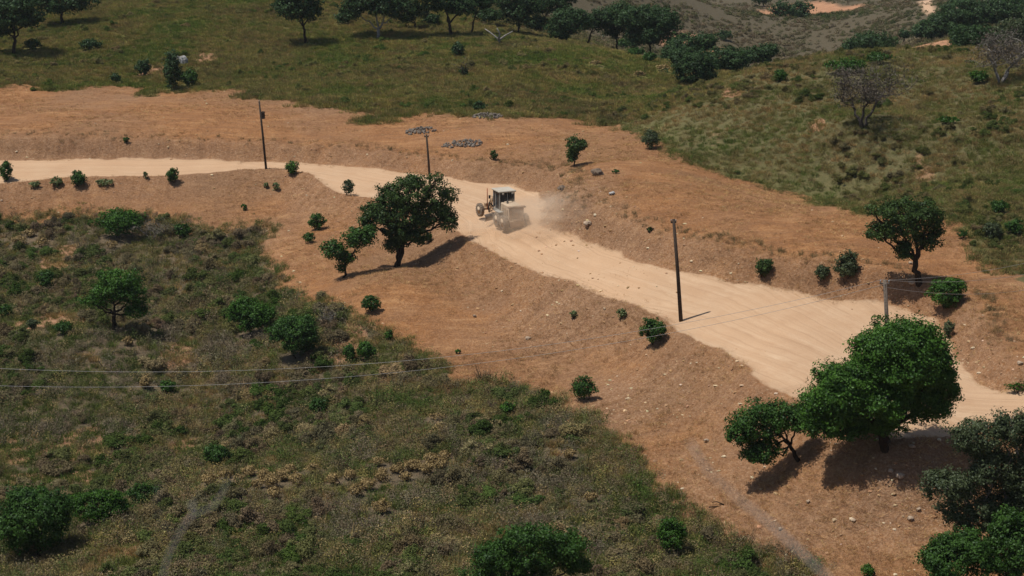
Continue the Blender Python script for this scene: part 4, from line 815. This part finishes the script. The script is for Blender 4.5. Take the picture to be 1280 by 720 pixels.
# ------------------------------------------------------------------ dust raised by the grader
def dust():
    import bmesh
    m, nt, o = newmat('airborne_dust'); N = NT(nt); tc = N.n('ShaderNodeTexCoord').outputs['Object']
    ln = N.n('ShaderNodeVectorMath', operation='LENGTH'); N.l(tc, ln.inputs[0])
    fall = N.math('SUBTRACT', 1, ln.outputs['Value'], True); nz = N.noise(tc, 2.6, 4, .6)
    d = N.math('MULTIPLY', N.math('MULTIPLY', fall, N.math('MULTIPLY', N.math('SUBTRACT', nz, .36), 3.2, ), True), 1.2)
    v = N.n('ShaderNodeVolumePrincipled'); v.inputs['Color'].default_value = (1.0, .86, .68, 1); v.inputs['Anisotropy'].default_value = .2; N.l(N.math('MAXIMUM', d, 0), v.inputs['Density']); N.l(v.outputs[0], o.inputs['Volume'])
    c = hit(684, 285); bm = bmesh.new(); bmesh.ops.create_icosphere(bm, subdivisions=3, radius=1.0); me = bpy.data.meshes.new('dust_cloud'); bm.to_mesh(me); bm.free(); me.materials.append(m)
    ob = link('dust_cloud', me, None, c + np.array([3.4, 1.4, .6])); ob.scale = (9.5, 6.0, 2.8); tag(ob, 'pale dust drifting right from behind the grader', kind='stuff')
    c = hit(620, 284); ob = link('dust_cloud', me, None, c + np.array([0, 0, .1])); ob.scale = (4.2, 3.0, .75); tag(ob, 'thin dust along the wheels of the grader', kind='stuff')
dust()
# ------------------------------------------------------------------ dry twigs close to the camera, out of focus
def near_twig(paths, label, dist, r, mat, foot):
    root = empty('dry_twig', (foot[0], foot[1], H(*foot)), label, 'twig'); p0 = np.array(root.location)
    for pl in paths:
        P = [rayR(x, y, dist + dz) - p0 for (x, y, dz) in pl]; n = len(P); MB().tube([tuple(q) for q in P], [r * (1 - .55 * i / (n - 1)) for i in range(n)], 6).build('stem', mat, root, True)
NT_M = simple('dry_twig_bark', (.27, .25, .23), (.2, .185, .165), 20, .9)
near_twig([[(150, 1500, 0), (185, 900, 0), (202, 725, 0), (212, 690, .01), (228, 660, .02), (240, 644, .03)], [(240, 644, .03), (266, 634, .04), (276, 620, .05), (286, 598, .06)], [(240, 644, .03), (241, 625, .04)], [(222, 676, 0), (212, 664, -.01), (200, 650, -.02), (195, 630, -.03), (198, 606, -.04)]],
          'blurred pale twig rising into the bottom left foreground', 1.05, .0007, NT_M, (-.3, 1.1))
near_twig([[(1300, 1500, 0), (1140, 860, 0), (1035, 722, 0), (990, 680, .01), (958, 650, .02), (925, 625, .03), (885, 590, .04), (862, 552, .05)]], 'blurred grey twig slanting across the lower right dirt in the foreground', 0.80, .0011, NT_M, (.45, 1.0))

print('TRIS', sum(len(ob.data.polygons) * 2 for ob in C.objects if ob.type == 'MESH'))
# ------------------------------------------------------------------ ground cover (what nobody could count)
def proto_leaves(n, fn, seed, mat=L_INST):
    rng = np.random.default_rng(seed); P, Nn, s, asp = fn(rng, n); V, Q = leaf_quads(P, Nn, s, asp, rng)
    return bpy.data.objects.new('sprig', np_mesh('sprig', V, Q, mat, {'lv': ('FLOAT', np.repeat(rng.random(n), 4))}))
def dome(h=.75, size=.10, asp=.7, up=.3):
    def f(rng, n):
        d = rng.normal(size=(n, 3)); d[:, 2] = np.abs(d[:, 2]); d /= np.linalg.norm(d, axis=1)[:, None]
        r = (.5 + .5 * rng.random(n) ** .6) * (1 + .22 * np.sin(d[:, 0] * 6 + d[:, 1] * 5 + rng.random() * 6)); P = d * r[:, None] * np.array([.5, .5, h]) * 1.0
        Nn = d + rng.normal(size=(n, 3)) * .6 + np.array([0, 0, up]); Nn /= np.linalg.norm(Nn, axis=1)[:, None]; return P, Nn, size, asp
    return f
def blades(h=.8, w=.5):
    def f(rng, n):
        a = rng.random(n) * 6.283; r = rng.random(n) ** .7 * .28; t = rng.random(n)
        P = np.stack([np.cos(a) * r * (1 + t * w), np.sin(a) * r * (1 + t * w), .05 + h * t * rng.uniform(.6, 1, n)], 1)
        return P, None, .2, .2
    return f
def proto_grass(n, h, w, seed, wd=.045, lean=.35):
    rng = np.random.default_rng(seed); a = rng.random(n) * 6.283; r = rng.random(n) ** .6 * w
    B = np.stack([np.cos(a) * r, np.sin(a) * r, np.full(n, -.03)], 1); la = a + rng.normal(0, .8, n); ln = rng.random(n) * lean * h
    T = B + np.stack([np.cos(la) * ln, np.sin(la) * ln, h * rng.uniform(.5, 1.1, n)], 1)
    q = rng.random(n) * 6.283; s = np.stack([np.cos(q), np.sin(q), 0 * q], 1) * wd * .5
    V = np.stack([B - s, B + s, T + s * .5, T - s * .5], 1).reshape(-1, 3)
    return bpy.data.objects.new('sprig', np_mesh('sprig', V, np.arange(4 * n).reshape(-1, 4), L_INST, {'lv': ('FLOAT', np.repeat(rng.random(n), 4))}))
def proto_combo(n1, n2, seed, h=.7, size=.10):
    a = proto_leaves(n1, dome(h, size), seed); b = proto_grass(n2, h * 1.15, .38, seed + 1, .03, .5)
    va = np.array([v.co[:] for v in a.data.vertices]); vb = np.array([v.co[:] for v in b.data.vertices]); n = (len(va) + len(vb)) // 4
    rng = np.random.default_rng(seed)
    return bpy.data.objects.new('sprig', np_mesh('sprig', np.vstack([va, vb]), np.arange(4 * n).reshape(-1, 4), L_INST, {'lv': ('FLOAT', np.repeat(rng.random(n), 4))}))
def inst_stone_mat():
    m, nt, o = newmat('loose_stone'); N = NT(nt); t = N.attr('tint', 'INSTANCER').outputs['Color']
    p = N.n('ShaderNodeBsdfDiffuse'); n = N.noise(N.n('ShaderNodeTexCoord').outputs['Object'], 3, 3)
    N.l(N.mix(1.0, t, N.ramp(n, (.3, (.7, .7, .7)), (.7, (1.1, 1.1, 1.1))), 'MULTIPLY'), p.inputs[0]); N.l(p.outputs[0], o.inputs[0]); return m

def scatter(name, protos, X, Y, scale, tint, label, sink=0.0, kind='stuff', zscale=None):
    kk = clear(X, Y, .9 if name == 'tall_scrub' else 0); X, Y, scale, tint = X[kk], Y[kk], scale[kk], tint[kk]
    n = len(X); zz = samp(HT, X, Y) - sink; rng = np.random.default_rng(len(X))
    S = np.stack([scale, scale * rng.uniform(.8, 1.2, n), scale * (zscale if zscale is not None else rng.uniform(.7, 1.2, n))], 1)
    Rt = np.stack([rng.normal(0, .12, n), rng.normal(0, .12, n), rng.random(n) * 6.283], 1)
    me = bpy.data.meshes.new(name); me.vertices.add(n); me.vertices.foreach_set('co', np.stack([X, Y, zz], 1).astype(np.float32).ravel())
    for an, arr in (('sc', S), ('rt', Rt)):
        a = me.attributes.new(an, 'FLOAT_VECTOR', 'POINT'); a.data.foreach_set('vector', arr.astype(np.float32).ravel())
    a = me.attributes.new('tint', 'FLOAT_COLOR', 'POINT'); a.data.foreach_set('color', np.c_[tint, np.ones(n)].astype(np.float32).ravel())
    a = me.attributes.new('pick', 'INT', 'POINT'); a.data.foreach_set('value', rng.integers(0, len(protos), n).astype(np.int32))
    o = link(name, me)
    g = bpy.data.node_groups.new(name, 'GeometryNodeTree')
    g.interface.new_socket('Geometry', in_out='INPUT', socket_type='NodeSocketGeometry'); g.interface.new_socket('Geometry', in_out='OUTPUT', socket_type='NodeSocketGeometry')
    gi = g.nodes.new('NodeGroupInput'); go = g.nodes.new('NodeGroupOutput'); J = g.nodes.new('GeometryNodeJoinGeometry')
    for pr in protos[::-1]:
        oi = g.nodes.new('GeometryNodeObjectInfo'); oi.inputs['Object'].default_value = pr; oi.inputs['As Instance'].default_value = True
        g.links.new(oi.outputs['Geometry'], J.inputs[0])
    ip = g.nodes.new('GeometryNodeInstanceOnPoints'); ip.inputs['Pick Instance'].default_value = True
    def na(nm, t):
        x = g.nodes.new('GeometryNodeInputNamedAttribute'); x.data_type = t; x.inputs['Name'].default_value = nm; return x.outputs['Attribute']
    g.links.new(gi.outputs[0], ip.inputs['Points']); g.links.new(J.outputs[0], ip.inputs['Instance'])
    g.links.new(na('sc', 'FLOAT_VECTOR'), ip.inputs['Scale']); g.links.new(na('rt', 'FLOAT_VECTOR'), ip.inputs['Rotation']); g.links.new(na('pick', 'INT'), ip.inputs['Instance Index'])
    g.links.new(ip.outputs[0], go.inputs[0])
    md = o.modifiers.new('scatter', 'NODES'); md.node_group = g
    tag(o, label, kind=kind); return o

def candidates(n, y0, y1, seed, power=1.0):
    """ground points inside the view wedge (a little wider), denser near the camera"""
    rng = np.random.default_rng(seed); u = rng.random(n)
    Y = y0 * (y1 / y0) ** u if power == 0 else (y0 ** (1 - power) + u * (y1 ** (1 - power) - y0 ** (1 - power))) ** (1 / (1 - power)) if power != 1 else y0 * (y1 / y0) ** u
    X = rng.uniform(-.40, .40, n) * Y + 0; return X, Y, rng
def pick_tint(pal, rng, n, patch, jitter=.12):
    pal = np.array(pal); k = len(pal); t = np.clip(patch * 1.35 - .175 + rng.normal(0, .16, n), 0, .999) * k; i = t.astype(int)
    dry = fbm(np.arange(n) * 0 + patch * 37, patch * 11, 5, 7, 2)[:, None]
    return pal[i] * np.array([1.08, 1.06, .92]) * (.82 + .4 * dry) * (1 + rng.normal(0, jitter, (n, 1))) * (1 + rng.normal(0, .04, (n, 3)))

def G_bush(seed, n=150, size=.085, h=.68, asp=.45): return proto_leaves(n, dome(h, size, asp, .5), seed)
G1 = [G_bush(1), G_bush(2, 130, .10, .6, .35), G_bush(3, 170, .08, .75), G_bush(4, 110, .11, .55, .3), proto_combo(110, 26, 5, .6, .085)]
def big_bush(seed, n=9):
    rng = np.random.default_rng(seed); P_ = []
    for k in range(n):
        q = rng.random() * 6.28; r0 = .42 * rng.random() ** .6; P_.append(blob_leaves((math.cos(q) * r0, math.sin(q) * r0, .12 + .32 * rng.random() * (1 - r0)), np.array([.2, .2, .17]) * rng.uniform(.6, 1.3), .05, rng, 1.0, .09, .6))
    V, Q, L = join(P_); return bpy.data.objects.new('sprig', np_mesh('sprig', V, Q, L_INST, {'lv': ('FLOAT', L)}))
G4 = [big_bush(s) for s in (51, 52, 53, 54)]
G2 = [proto_grass(60, .55, .55, s, .05, 1.1) for s in (11, 12, 13)]
G3 = [proto_leaves(90, dome(.6, .17), s) for s in (21, 22, 23)]
_E = np.array(EXC)
def clear(X, Y, pad=0):
    k = np.ones(len(X), bool)
    for x, y, r_ in _E: k &= np.hypot(X - x, Y - y) > r_ * 1.0 + pad
    return k

# low scrub
X, Y, r = candidates(60000, 84, 190, 101)
ms = samp(M_scrub, X, Y) * (1 - .9 * samp(PATCH, X, Y)); cl = fbm(X, Y, 4, 91, 3)
keep = r.random(len(X)) < ms * sst(.30, .52, cl + .1) * .8; X, Y = X[keep], Y[keep]; pt = sst(.2, .8, .5 * fbm(X, Y, 4, 92, 3) + .5 * fbm(X, Y, 17, 192, 2))
PAL_S = [(0.065, 0.104, 0.029), (0.1, 0.122, 0.04), (0.165, 0.146, 0.075), (0.177, 0.146, 0.098), (0.142, 0.11, 0.075), (0.212, 0.183, 0.075), (0.083, 0.11, 0.04), (0.26, 0.201, 0.109), (0.118, 0.122, 0.063), (0.153, 0.128, 0.098)]
scatter('scrub', G1, X, Y, (.65 + .75 * r.random(len(X)) ** 1.5) * (.8 + .5 * fbm(X, Y, 5, 77, 2)), pick_tint(PAL_S, r, len(X), pt), 'low grey green scrub covering the hollow below the dirt field', .06)
X, Y, r = candidates(90000, 84, 190, 102)
ms = samp(M_scrub, X, Y); keep = r.random(len(X)) < ms * .55; X, Y = X[keep], Y[keep]; pt = sst(.2, .8, .5 * fbm(X, Y, 4, 93, 3) + .5 * fbm(X, Y, 19, 193, 2))
PAL_G = [(0.105, 0.143, 0.038), (0.158, 0.171, 0.057), (0.21, 0.187, 0.081), (0.284, 0.209, 0.1), (0.336, 0.231, 0.109), (0.147, 0.165, 0.052)]
scatter('dry_undergrowth', G2, X, Y, .35 + .4 * r.random(len(X)), pick_tint(PAL_G, r, len(X), pt), 'dry and green grass growing between the low scrub bushes', .02)
X, Y, r = candidates(10500, 84, 190, 121)
ms = samp(M_scrub, X, Y) * (1 - samp(PATCH, X, Y)) * (1 - samp(M_dirt, X, Y)); cl = fbm(X, Y, 9, 122, 3); keep = r.random(len(X)) < ms * sst(.38, .6, cl); X, Y = X[keep], Y[keep]
scatter('tall_scrub', G4, X, Y, .9 + 1.6 * r.random(len(X)) ** 1.5, pick_tint([(.055, .09, .025), (.075, .105, .035), (.12, .13, .055), (.17, .145, .085), (.15, .12, .08), (.085, .11, .04), (.24, .19, .11), (.11, .10, .065)], r, len(X), fbm(X, Y, 5, 123, 3)), 'taller ragged shrubs massed through the scrub below the field', .05)
X, Y, r = candidates(7500, 130, 245, 124)
ms = samp(M_knoll, X, Y) * (1 - samp(PATCH, X, Y)) * (1 - samp(M_dirt, X, Y)); keep = r.random(len(X)) < ms * sst(.42, .62, fbm(X, Y, 9, 125, 3)); X, Y = X[keep], Y[keep]
scatter('knoll_shrubs', G4, X, Y, .8 + .9 * r.random(len(X)) ** 1.5, pick_tint([(.055, .085, .025), (.08, .10, .035), (.12, .115, .05), (.15, .125, .07), (.10, .11, .04)], r, len(X), fbm(X, Y, 5, 126, 3)), 'taller heath bushes massed over the right hand knoll', .05)
# weeds along the top of the cut bank
X, Y, r = candidates(60000, 110, 235, 127)
keep = r.random(len(X)) < samp(BTOP, X, Y) * .9; X, Y = X[keep], Y[keep]
scatter('bank_weeds', G1, X, Y, .25 + .45 * r.random(len(X)), pick_tint([(.12, .10, .05), (.19, .13, .07), (.25, .17, .10), (.16, .13, .08)], r, len(X), r.random(len(X))), 'dry weeds along the top of the cut bank above the road', .03)
# knoll
X, Y, r = candidates(90000, 125, 245, 103)
ms = samp(M_knoll, X, Y) * (1 - samp(M_dirt, X, Y)) * (1 - .85 * samp(PATCH, X, Y)); cl = fbm(X, Y, 5, 94, 3)
keep = r.random(len(X)) < ms * sst(.3, .6, cl + .08) * .8; X, Y = X[keep], Y[keep]; pt = fbm(X, Y, 8, 95, 3)
PAL_K = [(0.094, 0.138, 0.035), (0.127, 0.144, 0.045), (0.187, 0.167, 0.065), (0.165, 0.132, 0.065), (0.22, 0.161, 0.08), (0.165, 0.161, 0.06), (0.264, 0.207, 0.095)]
scatter('knoll_scrub', G1, X, Y, .4 + .6 * r.random(len(X)) ** 1.6, pick_tint(PAL_K, r, len(X), pt), 'olive and brown heath covering the knoll on the right', .05)
X, Y, r = candidates(90000, 125, 245, 104)
ms = samp(M_knoll, X, Y) * (1 - samp(M_dirt, X, Y)); keep = r.random(len(X)) < ms * .6; X, Y = X[keep], Y[keep]
scatter('knoll_grass', G2, X, Y, .35 + .35 * r.random(len(X)), pick_tint(PAL_G[:5], r, len(X), fbm(X, Y, 6, 96, 3)), 'dry grass between the heath bushes of the right hand knoll', .02)
# heath fringe along the upper edge of the dirt field
X, Y, r = candidates(110000, 125, 245, 131)
mf = samp(M_dirt, X, Y); keep = r.random(len(X)) < np.minimum(1, 5 * mf * (1 - mf)) * .55 * (1 - samp(M_road, X, Y)); X, Y = X[keep], Y[keep]
scatter('field_edge_weeds', G1, X, Y, .35 + .75 * r.random(len(X)) ** 1.5, pick_tint([(.09, .115, .035), (.13, .125, .045), (.18, .14, .06), (.12, .12, .045), (.07, .09, .03)], r, len(X), r.random(len(X))), 'low weeds along the edges of the dirt field', .03)
# green hill at the back
X, Y, r = candidates(170000, 195, 330, 105, .5)
ms = (1 - samp(M_knoll, X, Y)) * (1 - samp(M_dirt, X, Y)) * (1 - samp(M_scrub, X, Y)) * (1 - .8 * samp(PATCH, X, Y)) * (1 - samp(far_zone, X, Y)); keep = r.random(len(X)) < ms * .85; X, Y = X[keep], Y[keep]
PAL_H = [(.09, .14, .03), (.13, .17, .045), (.20, .21, .062), (.27, .235, .08), (.30, .23, .10), (.17, .165, .06), (.24, .17, .085), (.12, .12, .05)]
scatter('hill_grass', G2, X, Y, .5 + .45 * r.random(len(X)), pick_tint(PAL_H, r, len(X), fbm(X, Y, 9, 97, 5)), 'olive green grass on the slope behind the dirt field', .02)
X, Y, r = candidates(110000, 195, 330, 106, .5)
ms = (1 - samp(M_knoll, X, Y)) * (1 - samp(M_dirt, X, Y)) * (1 - samp(M_scrub, X, Y)) * (1 - samp(PATCH, X, Y)); keep = r.random(len(X)) < ms * (.12 + sst(.42, .66, fbm(X, Y, 9, 98, 3))) * .95; X, Y = X[keep], Y[keep]
scatter('hill_heath', G1, X, Y, .5 + .5 * r.random(len(X)), pick_tint([(.09, .125, .035), (.12, .145, .045), (.17, .165, .06), (.21, .165, .08), (.075, .105, .035), (.24, .20, .09)], r, len(X), fbm(X, Y, 12, 99, 3)), 'low dark heath dotted over the green slope', .05)
X, Y, r = candidates(5200, 195, 300, 141, .5)
ms = (1 - samp(M_knoll, X, Y)) * (1 - samp(M_dirt, X, Y)) * (1 - samp(M_scrub, X, Y)) * (1 - samp(far_zone, X, Y)); keep = r.random(len(X)) < ms * (.08 + sst(.48, .64, fbm(X, Y, 10, 142, 3))); X, Y = X[keep], Y[keep]
scatter('hill_shrubs', G4, X, Y, .8 + 1.1 * r.random(len(X)) ** 1.5, pick_tint([(.07, .11, .03), (.09, .12, .035), (.13, .14, .05), (.16, .14, .065), (.20, .16, .08)], r, len(X), fbm(X, Y, 6, 143, 3)), 'taller rough heath standing in the grass of the back slope', .05)
# far slope
X, Y, r = candidates(120000, 235, 640, 107, .6); X = X + .15 * Y
ms = samp(far_zone, X, Y) * (1 - samp(np.maximum(FARP, FTR), X, Y)); keep = (r.random(len(X)) < ms * sst(.32, .6, fbm(X, Y, 14, 100, 4)) * .75); X, Y = X[keep], Y[keep]
scatter('far_scrub', G3, X, Y, .7 + .9 * r.random(len(X)) ** 2, pick_tint([(.05, .075, .030), (.075, .085, .040), (.105, .10, .056), (.12, .10, .066), (.13, .105, .07)], r, len(X), fbm(X, Y, 25, 110, 3)), 'grey brown scrub on the far hillside across the valley', .1)
# dirt field: straw and stones
X, Y, r = candidates(230000, 84, 235, 108)
md = samp(M_dirt, X, Y) * (1 - samp(M_road, X, Y)); keep = r.random(len(X)) < md * sst(.25, .7, fbm(X, Y, 6, 111, 4)) * .75; X, Y = X[keep], Y[keep]
scatter('dry_straw', [proto_grass(26, .4, .5, s, .03, 1.6) for s in (31, 32, 33)], X, Y, .22 + .38 * r.random(len(X)) ** 1.5, pick_tint([(.17, .10, .05), (.28, .16, .08), (.40, .24, .12), (.52, .35, .19), (.30, .18, .10), (.46, .30, .15)], r, len(X), .5 * fbm(X, Y, 9, 112, 3) + .5 * r.random(len(X))), 'rust coloured dry grass lying over the dirt field', .02)
def wpatch(px, py, rx, ry_, X, Y):
    q = hit(px, py); return sst(1.2, .5, np.hypot((X - q[0]) / rx, (Y - q[1]) / ry_))
SM = inst_stone_mat(); SP = [bpy.data.objects.new('pebble', rock_mesh(s, SM)) for s in (41, 42, 43, 44)]
X, Y, r = candidates(80000, 80, 235, 109)
md = samp(M_dirt, X, Y) * (1 - samp(M_road, X, Y)) * (.10 + .9 * samp(M_sh, X, Y) + .5 * sst(.55, .75, fbm(X, Y, 8, 113, 3))) + .004 * samp(M_road, X, Y) + .55 * samp(BANK, X, Y) * samp(M_dirt, X, Y)
md = md + 1.2 * wpatch(720, 262, 3.6, 7, X, Y) + wpatch(1160, 590, 4, 3.5, X, Y) + .8 * wpatch(1120, 600, 3, 2, X, Y) + .8 * wpatch(720, 360, 8, 4, X, Y) + .8 * wpatch(830, 500, 6, 5, X, Y) + .6 * wpatch(950, 420, 4, 2, X, Y) * 0
keep = r.random(len(X)) < md * .30; X, Y = X[keep], Y[keep]
scatter('loose_stones', SP, X, Y, .07 + .30 * r.random(len(X)) ** 5, pick_tint([(.36, .22, .13), (.42, .28, .18), (.50, .38, .27), (.55, .46, .36), (.32, .20, .13)], r, len(X), r.random(len(X))), 'small pale stones strewn over the dirt beside the road', .0)

# ------------------------------------------------------------------ haze
def haze():
    m, nt, o = newmat('thin_haze'); N = NT(nt); v = N.n('ShaderNodeVolumePrincipled'); v.inputs['Color'].default_value = (.86, .92, 1, 1); v.inputs['Density'].default_value = .00006; N.l(v.outputs[0], o.inputs['Volume'])
    ob = MB().box((0, 1000, 20), (11000, 11000, 200)).build('haze', m); tag(ob, 'thin summer haze over the hills', kind='stuff')
haze()
